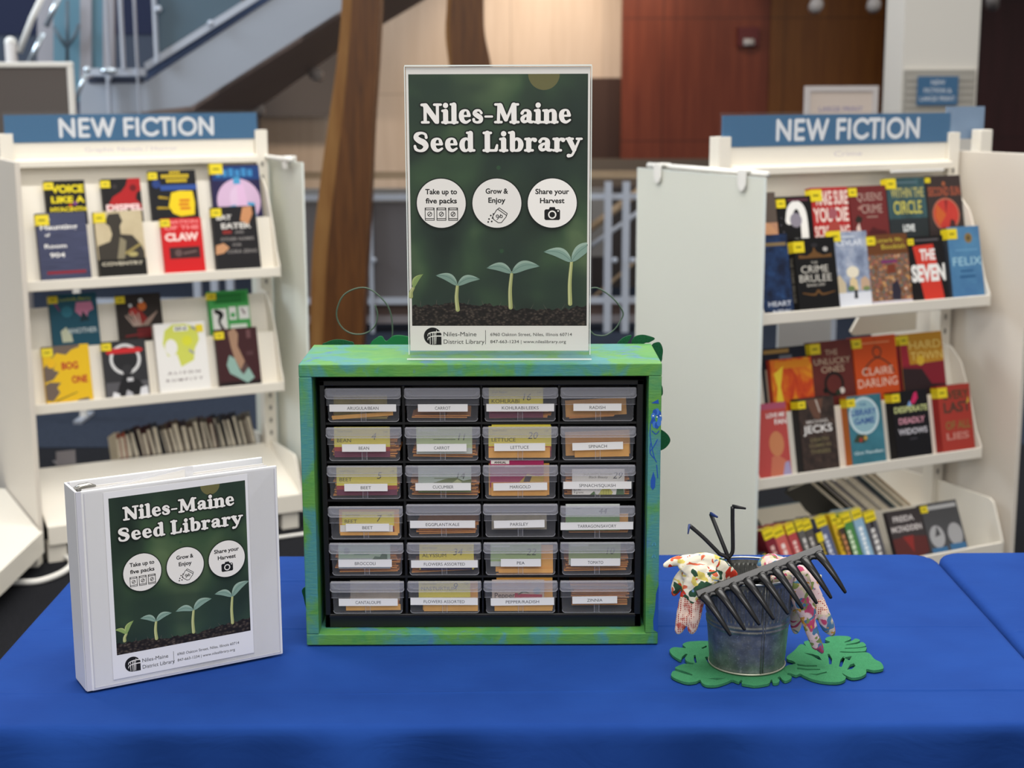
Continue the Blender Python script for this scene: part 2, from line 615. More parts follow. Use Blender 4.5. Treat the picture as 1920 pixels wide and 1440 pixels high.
tag(nt.build('notice', M=T(a, 0, 0)), 'small blue notice with three white lines on the slatted column panel', 'sign')

# framed white sign standing behind the shelf sign
Y = 6.2
x0, x1 = at(1509, 170, Y).x, at(1646, 170, Y).x
z1 = at(1570, 161, Y).z
fs = thing('framed_sign', 'white framed sign showing above the blue shelf sign, left of the column', 'sign', T(x0, Y, 0))
W_ = x1 - x0
FRM = mat('frame_silver', '#cfc8c6', 0.5)
fr = MB()
for q in ((0, W_, z1 - .03, z1), (0, .03, z1 - .3, z1 - .03), (W_ - .03, W_, z1 - .3, z1 - .03), (0, W_, z1 - .33, z1 - .3)):
    fr.box(q[0], q[1], -.015, .015, q[2], q[3], FRM)
fr.build('frame', fs)
sh = MB().box(.03, W_ - .03, -.003, .01, z1 - .3, z1 - .03, mat('sign_paper', '#d9cabf', 0.7))
A = Art(sh, frame((0, -.003, 0), (1, 0, 0), (0, 0, 1), (0, -1, 0)))
A.text('LARGE PRINT', W_ / 2, z1 - .125, .028, ink('#8d84ac'), w=W_ * .6, bold=.01)
sh.build('sheet', fs)
MB().box(W_ / 2 - .02, W_ / 2 + .02, 0, .03, 0, z1 - .33, STEEL).build('post', fs)
MB().box(W_ / 2 - .2, W_ / 2 + .2, -.15, .15, 0, .012, STEEL).build('base', fs)

# wall strobe
st = at(1404, 75, 12.4)
s_ = MB().box(st.x - .1, st.x + .1, 12.42, 12.5, st.z - .06, st.z + .12, mat('strobe_red', '#5e1418', 0.5))
s_.tube([(st.x - .05, 12.4, st.z - .02), (st.x + .05, 12.4, st.z - .02)], .035, mat('strobe_lens', '#c9c4c4', 0.3))
tag(s_.build('fire_strobe'), 'small red fire strobe with pale lens on the red wood wall', 'fire alarm')


# track heads: real lamps
def track_head(x, y, Y, label, tilt, target, power, lit=True, ang=60, size=1.0):
    p = at(x, y, Y)
    d = (Vector(target) - p).normalized()
    o = thing('track_lamp', label, 'lamp', T(*p), 'track lamps')
    r = .055 * size
    body = mat('track_body_dark', '#b3aaa4', 0.5)
    MB().tube([-d * .2 * size, d * .02], r, body, 16).build('head', o)
    e = mat('lamp_face_lit', '#ffffff', 0.5, Emission_Color=(1, .93, .82, 1), Emission_Strength=1.6)
    MB().tube([d * .021, d * .026], r * .85, e, 16).build('lens', o)
    MB().tube([(-d * .1), (-d * .1) + Vector((0, 0, 3.38 - p.z if p.y > 9.3 else .25))], .012, body, 8).build('stem', o)
    if power:
        spot('track_lamp_light', p + d * .04, target, power, ang)
    return o


track_head(1528, 14, 10.5, 'ceiling track lamp before the amber wall, left of a pair', 0, (at(1500, 60, 12.4)), 6, True, 70)
track_head(1637, 13, 10.5, 'ceiling track lamp before the amber wall, close beside the white column', 0, (at(1620, 60, 12.4)), 4, True, 70)
track_head(1861, 8, 10.5, 'dim ceiling track lamp before the maroon wall at far right', 0, (at(1861, 200, 11.5)), 0)
track_head(596, 142, 9.0, 'small track lamp under the stair, upper one beside the wood column', 0, at(735, 215, 13), 200, True, 60, .8)
track_head(487, 208, 9.0, 'small track lamp under the stair, lower one just above the shelf sign', 0, at(555, 330, 13), 60, True, 60, .8)
spot('hall_wall_washer', (0.15, 11.4, 3.2), at(1000, 95, 13), 130, 75)
spot('hall_wall_washer', (0.95, 11.4, 3.2), at(1120, 60, 13), 60, 80)
spot('hall_wall_washer', (1.7, 10.6, 3.3), at(1225, 60, 12.5), 60, 62, (1, .82, .62), .5)

# ------------------------------------------------------------------ curved laminated wood columns
m = mat('glulam', '#7a4a1c', 0.45, 0, 0.4)
t = NT(m)
f = t.noise(t.coord((14, 14, 0.9)), 3.0, 5, dist=.4)
t.color(t.ramp(f, [(.28, '#4a2a0d'), (.5, '#603812'), (.72, '#70451b')]))
t.bump(f, .12, .004)
GLU = m
GLU_EDGE = grain('glulam_edge', '#84592c', '#9a703e', 2.5, 0.5, (6, 6, 1), lo=.3, hi=.7)


def wood_column(name, left, right, edge, Y, depth, label):
    """left/right/edge: pixel outlines from top to bottom of front face and of the paler side strip"""
    c = thing(name, label, 'column')
    L = [at(x, y, Y) for x, y in smooth_line(left, 4)]
    R = [at(x, y, Y) for x, y in smooth_line(right, 4)]
    L[-1].z = R[-1].z = 0
    MB().prism(L + R[::-1], (0, depth, 0), GLU).build('front_lamination', c)
    E_ = [at(x, y, Y + .02) for x, y in smooth_line(edge, 4)]
    E_[-1].z = 0
    MB().prism(E_ + [p + Vector((0, .02, 0)) for p in L[::-1]], (0, depth * .8, 0), GLU_EDGE).build('side_lamination', c)
    return c


c1 = wood_column('wood_column', [(660, -140), (660, 0), (652, 120), (640, 240), (626, 360), (614, 480), (606, 640), (600, 760)],
                 [(717, -140), (713, 0), (707, 120), (699, 240), (694, 360), (688, 480), (680, 640), (676, 760)],
                 [(642, -140), (641, 0), (631, 120), (614, 240), (598, 360), (585, 480), (581, 640), (579, 760)], 6.3, .22,
                 'curved laminated wood column rising left of the poster stand')
c2 = wood_column('wood_column', [(853, -140), (846, 0), (843, 60), (848, 120), (862, 240), (885, 360), (905, 480), (915, 640), (918, 720)],
                 [(905, -140), (906, 0), (908, 60), (920, 120), (940, 240), (962, 360), (980, 480), (990, 640), (994, 720)],
                 [(842, -140), (838, 0), (835, 60), (841, 120), (856, 240), (879, 360), (899, 480), (909, 640), (912, 720)], 7.1, .22,
                 'curved laminated wood column whose foot hides behind the poster stand')

# ------------------------------------------------------------------ guard rail across the hall
Y = 8.0
gr = thing('guard_railing', 'pale steel guard railing with a wooden top rail crossing the hall', 'railing')
RAILW = grain('rail_wood', '#9c8569', '#b39b7e', 3, .5, (1, 8, 8))


def hbar(px0, px1, y0, y1, Y, th, m):
    a, b = at(px0, (y0 + y1) / 2, Y), at(px1, (y0 + y1) / 2, Y)
    h = abs(at(900, y0, Y).z - at(900, y1, Y).z)
    return MB().box(a.x, b.x, Y - th / 2, Y + th / 2, a.z - h / 2, a.z + h / 2, m)


hbar(150, 1330, 324, 337, Y, .06, RAILW).build('top_rail', gr)
hbar(150, 1330, 366, 377, Y, .03, STEEL_L).build('rail', gr)
hbar(150, 1330, 560, 572, Y, .03, STEEL_L).build('rail', gr)
hbar(150, 1330, 574, 592, Y + .1, .1, mat('brown_fascia', '#5d4b45', .7)).build('fascia', gr)
hbar(150, 1330, 592, 606, Y + .08, .12, mat('pale_kerb', '#8d8688', .7)).build('kerb', gr)
for px in (355, 388, 418, 690, 1142, 1176):
    p = at(px, 170, Y)
    wv = .024 if px not in (690,) else .012
    MB().box(p.x - wv, p.x + wv, Y - .03, Y + .03, 0, at(px, 340, Y).z, STEEL_L).build('post', gr)
    b_ = at(px + 11, 470 if px % 2 else 488, Y - .04)
    MB().ball(b_, .02, STEEL_L, 10, 6).build('glass_clamp', gr)
GREY_INFILL = mat('infill_panel', '#6e6a6b', 0.3, 0, 0.4)
p0, p1 = at(560, 380, Y), at(1108, 560, Y)
MB().box(p0.x, p1.x, Y + .03, Y + .04, p1.z, p0.z, GREY_INFILL).build('infill_panel', gr)
# sloping rails of the stair going down beyond the railing
dn = thing('stair_handrail', 'sloping pale handrails of the lower stair seen through the guard railing', 'handrail')
for (xa, ya, xb, yb, r, mm) in ((1040, 480, 1215, 345, .03, RAILW), (1040, 510, 1215, 385, .018, STEEL_L), (1030, 660, 1215, 545, .02, STEEL_L), (1040, 620, 1215, 470, .012, RAILW)):
    MB().tube([at(xa, ya, 9.2), at(xb, yb, 9.2)], r, mm, 10).build('rail', dn)
for px in (1100, 1200):
    MB().tube([at(px, 640, 9.2), at(px, 350 if px > 1150 else 435, 9.2)], .018, STEEL_L, 8).build('post', dn)
# dark hall beyond on the right of the rail
wall_px('wall_dark_return', 1040, 1240, 10.4, 0, 0.84, mat('dark_return', '#3d3633', .7))

# ------------------------------------------------------------------ staircase, upper left
Y = 7.5
sc = thing('staircase', 'grey steel staircase with glass sides climbing right behind the left shelf', 'staircase')


def slab(pts, Y, th, m, name, parent=sc, bevel=0.0):
    return MB().prism([at(x, y, Y) for x, y in pts], (0, th, 0), m).build(name, parent, bevel=bevel)


STR = mat('stringer_grey', '#a5abb5', 0.45, 0, 0.4)
slab([(275, 153), (520, -8), (740, -152), (790, -66), (640, 29), (360, 208), (150, 232), (150, 150)], Y, .08, STR, 'stringer')
slab([(274, 132), (480, 2), (700, -140), (700, -156), (480, -13), (270, 119)], Y - .03, .05, STEEL_L, 'bottom_rail')
slab([(274, 150), (520, -10), (740, -154), (700, -140), (480, 2), (276, 134)], Y + .05, .04, mat('tread_blue', '#4b5d80', .6), 'tread_edge')
slab([(165, 146), (268, 146), (268, 156), (165, 156)], Y - .01, .03, mat('landing_gap', '#3b4255', .7), 'landing_gap')
slab([(158, 128), (272, 128), (272, 142), (158, 142)], Y - .06, .05, STEEL_L, 'landing_rail')
# soffit under the flight
v = [at(150, 232, Y), at(360, 208, Y), at(640, 29, Y), at(790, -66, Y), at(830, -20, 8.9), at(640, 92, 8.9), at(480, 207, 8.9), at(150, 330, 8.9)]
off = Vector((0, 0, .03))
MB().add([*v, *[p + off for p in v]], [(0, 1, 6, 7), (1, 2, 5, 6), (2, 3, 4, 5), (15, 14, 9, 8), (14, 13, 10, 9), (13, 12, 11, 10), (0, 8, 9, 1), (1, 9, 10, 2), (2, 10, 11, 3), (7, 6, 14, 15), (6, 5, 13, 14), (5, 4, 12, 13)],
         mat('soffit_brown', '#8d7a71', .7)).build('soffit', sc)
for px, top, bot, w in ((228, -20, 131, 7), (256, -20, 215, 6), (291, -20, 118, 7), (203, -30, 150, 6), (205, 142, 215, 4)):
    a, b = at(px - w + (2 if px > 220 else 0), top, Y - .05), at(px + w, bot, Y - .05)
    MB().box(min(a.x, b.x), max(a.x, b.x), Y - .09, Y - .03, b.z, a.z, STEEL_L).build('post', sc)
GL_T = mat('teal_glass', '#6d95a6', 0.12, 0, 0.5, Alpha=0.8)
GL_B = mat('blue_glass', '#5d7280', 0.12, 0, 0.5, Alpha=0.85)
slab([(100, -30), (150, -30), (150, 190), (140, 190), (100, 120)], Y + .3, .015, GL_T, 'glass_panel')
slab([(171, -30), (193, -30), (193, 128), (171, 128)], Y + .3, .015, GL_T, 'glass_panel')
slab([(297, -20), (452, -20), (452, 4), (297, 100)], Y - .02, .015, GL_B, 'glass_panel')
COLG = mat('mullion_grey', '#a19ea3', .6)
slab([(150, -30), (171, -30), (171, 140), (150, 190)], Y + .28, .06, COLG, 'mullion')
slab([(193, -30), (212, -30), (212, 128), (193, 128)], Y + .28, .06, COLG, 'mullion')
slab([(70, -30), (100, -30), (100, 130), (70, 130)], Y + .5, .06, COLG, 'mullion')
for pts in ([(100, 50), (112, 70), (125, 88)], [(148, 45), (140, 68), (126, 88)], [(126, 0), (126, 115)]):
    MB().tube([at(x, y, Y + .22) for x, y in pts], .012, mat('glass_strut', '#53616b', .4), 8).build('glass_strut', sc)
for px, py in ((297, 17), (395, 44)):
    MB().ball(at(px, py, Y - .08), .022, STEEL_L, 10, 6).build('glass_clamp', sc)
for pts, r, mm in (([(86, -20), (60, 35), (36, 98)], .019, WHITE_METAL), ([(113, -10), (86, 50)], .018, CHROME), ([(82, 62), (50, 128)], .018, CHROME), ([(163, 134), (140, 190)], .013, CHROME)):
    MB().tube([at(x, y, 6.9) for x, y in pts], r, mm, 12).build('handrail', sc)
MB().ball(at(163, 131, 6.9), .022, CHROME, 12, 8).build('rail_end', sc)
for x, y in ((203, 133),):
    MB().ball(at(x, y, 7.2), .03, CHROME, 12, 8, (1.8, 1, .8)).build('rail_end', sc)
a = at(20, 80, 6.9)
MB().tube([(a.x, 6.9, 0), (a.x, 6.9, a.z)], .035, mat('newel', '#c9c3bf', .5), 14).ball(a, .036, WHITE_METAL, 14, 8).build('newel_post', sc)
# dotted reflection-like cable in the glass: a slim inner handrail with joints
for pts in ([(312, 95), (362, 5)],):
    MB().tube([at(x, y, Y + .25) for x, y in pts], .014, mat('inner_rail', '#7b7f84', .4), 8).build('inner_handrail', sc)

# grey display board at far left
Y = 5.2
db = thing('display_board', 'grey display board in a white frame behind the left shelf', 'board')
x0, x1 = at(-60, 170, Y).x, at(137, 170, Y).x
zt, zb = at(60, 116, Y).z, at(60, 330, Y).z
fr = MB()
t_ = .026
fr.box(x0, x1, Y, Y + .04, zt - t_, zt, WHITE_METAL).box(x1 - t_, x1, Y, Y + .04, zb, zt - t_, WHITE_METAL).box(x0, x0 + t_, Y, Y + .04, zb, zt - t_, WHITE_METAL)
fr.box(x0, x1, Y, Y + .04, zb - t_, zb, WHITE_METAL)
fr.build('frame', db, bevel=.006)
MB().box(x0 + t_, x1 - t_, Y + .012, Y + .03, zb, zt - t_, mat('board_grey', '#5f5855', .7)).build('panel', db)
for x in (x0 + .05, x1 - .06):
    MB().box(x, x + .03, Y + .005, Y + .035, .01, zb - t_, WHITE_METAL).build('leg', db)
    MB().box(x - .005, x + .035, Y - .1, Y + .14, 0, .02, STEEL).build('foot', db)
# ------------------------------------------------------------------ two display shelf units
GLASS_FROST = mat('frosted_acrylic', '#eceee4', 0.5, 0, 0.4, Transmission_Weight=0.22, IOR=1.1)
GLASS_FROST_EDGE = mat('frosted_acrylic_edge', '#e9efe9', 0.3, 0, 0.5)
CLEAR = bpy.data.materials.new('clear_acrylic')
CLEAR.use_nodes = True
_n = CLEAR.node_tree
_p = _n.nodes['Principled BSDF']
_p.inputs['Base Color'].default_value = (.3, .3, .3, 1)
_p.inputs['Roughness'].default_value = .05
_t, _x = _n.nodes.new('ShaderNodeBsdfTransparent'), _n.nodes.new('ShaderNodeMixShader')
_x.inputs[0].default_value = .05
_n.links.new(_t.outputs[0], _x.inputs[1])
_n.links.new(_p.outputs[0], _x.inputs[2])
_n.links.new(_x.outputs[0], _n.nodes['Material Output'].inputs[0])
SLOT = mat('slot_dark', '#8d8980', 0.7)
L12 = math.radians(12)


def unit_frame(px, py, deg):
    t_ = math.radians(deg)
    u, n = Vector((math.cos(t_), math.sin(t_), 0)), Vector((math.sin(t_), -math.cos(t_), 0))
    return frame((px, py, 0), u, -n, (0, 0, 1))


ML = unit_frame(-1.626, 2.822, 28)
MR = unit_frame(0.81, 2.175, 27)


def shelf(root, z):
    s = MB()
    s.prism([(0, .1, z), (0, .1, z + .037), (0, .106, z + .037), (0, .106, z + .016), (0, .15, z + .016), (0, .15, z)], (.917, 0, 0), CREAM)
    sh = s.build('display_shelf', root, bevel=.003)
    s12, c12 = math.sin(L12), math.cos(L12)

    def plate(y, z0, ln):
        return [(.004, y, z0), (.004, y + ln * s12, z0 + ln * c12), (.004, y + ln * s12 + .004, z0 + ln * c12), (.004, y + .004, z0)]
    MB().prism(plate(.145, z + .016, .206), (.909, 0, 0), CREAM).build('front_plate', sh)
    MB().prism([(.004, .19, z + .148), (.004, .19, z + .152), (.004, .24, z + .152), (.004, .24, z + .148)], (.909, 0, 0), CREAM).build('upper_ledge', sh)
    MB().prism(plate(.235, z + .15, .208), (.909, 0, 0), CREAM).build('back_plate', sh)
    for x in (-.002, .914):
        MB().prism([(x, .1, z), (x, .1, z + .04), (x, .128, z + .09), (x, .165, z + .2), (x, .215, z + .31), (x, .27, z + .36), (x, .33, z + .365), (x, .33, z)], (.005, 0, 0), CREAM).build('end_bracket', sh)
    return sh


def clip(root, M):
    c = MB()
    c.prism([(-.02, -.013, .01), (.02, -.013, .01), (.02, -.013, -.03), (.012, -.013, -.045), (0, -.013, -.05), (-.012, -.013, -.045), (-.02, -.013, -.03)], (0, .006, 0), WHITE_METAL)
    c.box(-.02, .02, -.013, .03, .008, .016, WHITE_METAL).box(-.015, .015, .02, .03, -.03, .01, WHITE_METAL)
    c.build('panel_clip', root, M, bevel=.002)


def unit(M, zA, zB, label, subtitle, right, sub_w):
    r = thing('book_display_unit', label, 'display shelf', M, 'new fiction display units')
    for x in (-.022, .915):
        p = MB().box(x, x + .047, .325, .375, 0, 1.487, CREAM)
        z = .3
        while z < 1.36:
            p.box(x + .018, x + .028, .323, .3252, z, z + .018, SLOT)
            z += .05
        p.build('upright', r, bevel=.004)
    # header with sign
    h = MB().box(.026, .914, .338, .356, 1.39, 1.456, CREAM)
    h.prism([(.026, .3, 1.368), (.026, .3, 1.39), (.026, .33, 1.397), (.026, .356, 1.397), (.026, .356, 1.368)], (.888, 0, 0), CREAM)
    A = Art(h, frame((.026, .338, 1.39), (1, 0, 0), (0, 0, 1), (0, -1, 0)))
    A.text(subtitle, .47 if right else .42, .036, .017, ink('#cbc3cc'), w=sub_w)
    h.build('header_panel', r, bevel=.002)
    s = MB().box(0.0, .925, .335, .343, 1.455, 1.552, BLUE_SIGN)
    A = Art(s, frame((0, .335, 1.455), (1, 0, 0), (0, 0, 1), (0, -1, 0)))
    x0, x1 = (.185, .765) if not right else (.20, .80)
    glyphs(A, 'NEW FICTION', x0, .0155, .068, SIGN_WHITE, x1 - x0, ROUND, w=.185)
    s.build('sign', r)
    MB().box(-.006, .931, .333, .346, 1.4525, 1.562, CLEAR).build('sign_sleeve', r)
    MB().box(.026, .914, .345, .352, 1.15, 1.37, CREAM).build('back_panel', r)
    shelf(r, zA)
    shelf(r, zB)
    # base
    b = MB()
    b.box(0, .937, 0, .012, .067, .136, CREAM)
    if right:   # trough-shaped deck: books stand at the lip and lean back on the slope
        b.prism([(0, .012, .002), (0, .012, .064), (0, .20, .005), (0, .22, .005), (0, .346, .19), (0, .354, .19), (0, .60, .054), (0, .69, .054), (0, .69, .04)], (.937, 0, 0), CREAM)
    else:
        b.prism([(0, .012, .124), (0, .012, .136), (0, .348, .264), (0, .352, .264), (0, .69, .136), (0, .69, .124), (0, .352, .25)], (.937, 0, 0), CREAM)
    b.box(0, .937, .688, .70, .067, .136, CREAM)
    bs = b.build('base_shelf', r, bevel=.003)
    for x in (.934,):
        MB().prism([(x, 0, .067), (x, 0, .138), (x, .05, .262), (x, .07, .274), (x, .35, .28), (x, .65, .274), (x, .7, .138), (x, .7, .067)], (.008, 0, 0), CREAM).build('side_panel', bs)
    for x in (.0, .865):
        for y in (.02, .6):
            MB().box(x, x + .065, y, y + .06, 0, .068, CREAM).build('foot', r)
    PANEL = mat('panel_beige', '#ddd5c9', .5)
    if not right:
        MB().box(-.03, -.012, .02, .95, .09, 1.402, PANEL).build('end_panel', r, bevel=.003)
        gx, gy0, gy1 = .978, .0, .62
    else:
        MB().box(.975, .993, .0, .75, .05, 1.425, PANEL).build('end_panel', r, bevel=.003)
        gx, gy0, gy1 = -.05, .045, .755
    g = MB().box(gx, gx + .006, gy0, gy1, .05, 1.375, GLASS_FROST)
    for q in ((gy0 - .001, gy0 + .003, .05, 1.375), (gy1 - .003, gy1 + .001, .05, 1.375), (gy0, gy1, 1.372, 1.376)):
        g.box(gx - .0005, gx + .0065, q[0], q[1], q[2], q[3], GLASS_FROST_EDGE)
    g.build('frosted_panel', r)
    rx = gx + .022 * (1 if right else -1)
    MB().tube([(rx, .06 if right else .05, 1.385), (rx, .72 if right else .6, 1.385)], .009, WHITE_METAL, 10).build('rod', r)
    for y in ((.15, .62) if right else (.12, .5)):
        clip(r, T(gx + .003, y, 1.38) @ RZ(math.pi / 2 if not right else -math.pi / 2))
    return r


ul = unit(ML, .952, .517, 'white display shelf of new fiction at left, horror and graphic novels', 'Graphic Novels / Horror', False, .34)
ur = unit(MR, .926, .408, 'white display shelf of new fiction at right, marked Crime', 'Crime', True, .115)
# right unit extras: second sign sleeve sticking out and the far side shelf
MB().box(.93, 1.10, .36, .366, 1.463, 1.572, mat('sign_back_blue', '#7d93ad', .3, 0, .4)).build('sign', ur)
MB().box(1.03, 1.085, .3, .345, 1.40, 1.495, CREAM).box(1.0, 1.085, .29, .345, 1.388, 1.402, WHITE_METAL).build('rod_bracket', ur, bevel=.004)
MB().box(.62, .84, .262, .274, 1.363, 1.372, WHITE_METAL).build('header_lip', ur)
MB().prism([(.655, .46, .795), (.64, .46, .81), (.69, .46, .885), (.93, .46, .885), (.93, .46, .795)], (0, .012, 0), CREAM).build('far_shelf', ur)
MB().box(.45, .68, .62, .63, .70, .93, mat('far_back_grey', '#b9bcc2', .6)).build('far_plate', ur)

# low base of the neighbouring end display, lower left corner
db = thing('display_plinth', 'low white display base in front of the left end panel, at the picture edge', 'display base')
zd = .136
P_ = [ML @ Vector((-.036, .62, zd)), ML @ Vector((-.036, -.04, zd)), atz(0, 1066, zd), atz(-260, 1290, zd), atz(-560, 900, zd)]
MB().prism([p - Vector((0, 0, .012)) for p in P_], (0, 0, .012), CREAM).build('deck', db)
lip = []
for a, b in ((P_[1], P_[2]), (P_[2], P_[3])):
    n_ = Vector((0, 0, 1)).cross(b - a).normalized() * .012
    MB().prism([a, b, b + n_, a + n_], (0, 0, -.075), CREAM).build('front_lip', db)
p = P_[1] + Vector((-.05, .05, 0))
MB().box(p.x - .03, p.x + .03, p.y - .03, p.y + .03, 0, .124, CREAM).build('foot', db)
p = P_[3] + Vector((-.1, .4, 0))
MB().box(p.x - .03, p.x + .03, p.y - .03, p.y + .03, 0, .124, CREAM).build('foot', db)

cab_ = MB().tube(smooth_line([(*atz(-60, 1098, .012).xy, .012), (*atz(20, 1092, .012).xy, .012), (*atz(70, 1090, .012).xy, .012), (*atz(112, 1076, .012).xy, .012), (*atz(133, 1060, .012).xy, .012), (*atz(128, 1046, .012).xy, .012), (*atz(95, 1040, .012).xy, .012)], 6), .011, WHITE_METAL, 10)
tag(cab_.build('floor_cable'), 'white cable curling on the dark carpet under the left display base', 'cable')
cab_ = MB().tube([(*atz(440, 1014, .008).xy, .008), (*atz(520, 1008, .008).xy, .008), (*atz(600, 997, .008).xy, .008), (*atz(700, 985, .008).xy, .008)], .007, WHITE_METAL, 10)
tag(cab_.build('floor_cable'), 'straight white cable on the carpet between binder and green box', 'cable')
# ------------------------------------------------------------------ books
PAGES = grain('page_edges', '#e6ddca', '#cfc4ae', 220, .8, (.05, 1, .05))
YELLOW = mat('sticker_yellow', '#e8d21e', .5)
YINK = ink('#6b6112')


def noise_cover(name, stops, scale, stretch=(1, 1, 1), detail=4, dist=0.0):
    if name in MATS:
        return MATS[name]
    m = mat(name, '#888888', .5, 0, .3)
    t = NT(m)
    t.color(t.ramp(t.noise(t.coord(stretch), scale, detail, .6, dist), stops))
    return m


def book(M, w, h, t, cover, spine, art, label, group, sticker=(0, .038), back=None, spine_text=None, spine_sticker=True, sticker_on=True):
    """a hardback: cover boards, page block, genre sticker. x across, y up, z out of the cover"""
    cm = ink(cover) if isinstance(cover, str) else cover
    smt = ink(spine) if isinstance(spine, str) else spine
    b = MB()
    b.box(0, w, 0, h, -.0025, 0, cm)
    b.box(0, w, 0, h, -t, -t + .0025, ink(back) if back else smt)
    b.box(0, .003, 0, h, -t + .0025, -.0025, smt)
    A = Art(b, Matrix(), step=4e-5, start=1e-4)
    for op in art:
        k = op[0]
        c = op[5] if k == 't' else op[-1] if not (k == 'd' and not isinstance(op[-1], str) and len(op) > 5) else op[4]
        c = ink(c) if isinstance(c, str) else c
        if k == 'r':
            A.rect(op[1] * w, op[2] * h, op[3] * w, op[4] * h, c)
        elif k == 'd':
            A.disc(op[1] * w, op[2] * h, op[3] * w, c, ry=op[5] * w if len(op) > 5 else None, n=28)
        elif k == 'o':
            A.ring(op[1] * w, op[2] * h, op[3] * w, op[4] * w, c)
        elif k == 'p':
            A.poly([(x * w, y * h) for x, y in op[1]], c)
        elif k == 's':
            A.stroke([(p[0] * w, p[1] * h, p[2] * w) for p in op[1]], c, n=5)
        elif k == 't':
            A.text(op[1], op[2] * w, op[3] * h, op[4] * h, c, w=op[6] * w, bold=op[7] if len(op) > 7 else .02)
    if spine_text:
        S = Art(b, frame((0, h, 0), (0, -1, 0), (0, 0, 1), (-1, 0, 0)), step=4e-5, start=1e-4)
        if spine_text[0].startswith('='):      # lettering too blurred to read: worn blocks of print
            x_, q_ = h * .24, random.Random(len(_text_cache) + int(h * 1e4))
            for _ in range(len(spine_text[0])):
                d_ = q_.uniform(.012, .022)
                S.rect(x_, -t / 2 - t * .2, x_ + d_ * .75, -t / 2 + t * q_.uniform(.1, .2), ink(spine_text[1]))
                x_ += d_
        else:
            S.text(spine_text[0], h * .55, -t / 2, t * .38, ink(spine_text[1]), w=h * .6, bold=.02)
    o = b.build('book', M=M)
    tag(o, label, 'book', group)
    MB().box(.003, w - .004, .004, h - .004, -t + .0025, -.0025, PAGES).build('pages', o)
    if sticker_on:
        s = MB()
        q = sticker[1] * .8
        y1 = h - .006 - sticker[0]
        y0 = y1 - q * .85
        s.box(-.0006, q if q < .1 else .1, y0, y1, .0006, .0012, YELLOW)
        if spine_sticker:
            s.box(-.0012, -.0004, y0, y1, -t, .0012, YELLOW)
        A = Art(s, T(0, 0, .0012))
        A.rect(q * .2, (y0 + y1) / 2 - q * .06, q * .7, (y0 + y1) / 2 + q * .06, YINK)
        s.build('genre_sticker', o)
    return o


S12, C12 = math.sin(L12), math.cos(L12)


def on_shelf(MU, z, upper, u, t):
    y0, z0 = (.235, z + .152) if upper else (.145, z + .017)
    Z = Vector((0, -C12, S12))
    o = Vector((u, y0, z0)) + Z * (t + .0008) + Vector((0, -.0, .0))
    return MU @ frame(o, (1, 0, 0), (0, S12, C12), Z)


GLA, GLB, GRA, GRB = 'books face out on the left unit upper shelf', 'books face out on the left unit lower shelf', 'books face out on the right unit upper shelf', 'books face out on the right unit lower shelf'
zA, zB, qA, qB = .952, .517, .926, .408
W, K = '#f2f0ec', '#17161a'

B = []  # frame, upper?, u, w, h, t, cover, spine, art, label, group, opts
navy904 = noise_cover('cover_blinds', [(.4, '#343852'), (.6, '#454a68')], 9, (1, 60, 1), 1)
sepia = noise_cover('cover_sepia', [(.35, '#b7a582'), (.7, '#d8caa8')], 5)
flame = noise_cover('cover_flame', [(.3, '#b3201a'), (.45, '#d8531c'), (.58, '#eb961f'), (.7, '#f2c02c')], 14, (1, .6, 1), 3, 1.0)
snow = noise_cover('cover_snow', [(.3, '#6a7690'), (.5, '#94a0b8'), (.72, '#c4c9d4')], 22)
market = noise_cover('cover_market', [(.3, '#6e3a24'), (.42, '#8a5a34'), (.5, '#4f6f6a'), (.56, '#a03a3a'), (.64, '#c9a35a'), (.74, '#cfc6cf')], 60, (1, 1, 1), 2)
bluehour = noise_cover('cover_navy_water', [(.35, '#101a33'), (.6, '#203a63'), (.75, '#2f5688')], 24)
melon = noise_cover('cover_dark_brown', [(.35, '#2b2320'), (.6, '#453630'), (.75, '#5f4a3e')], 35)

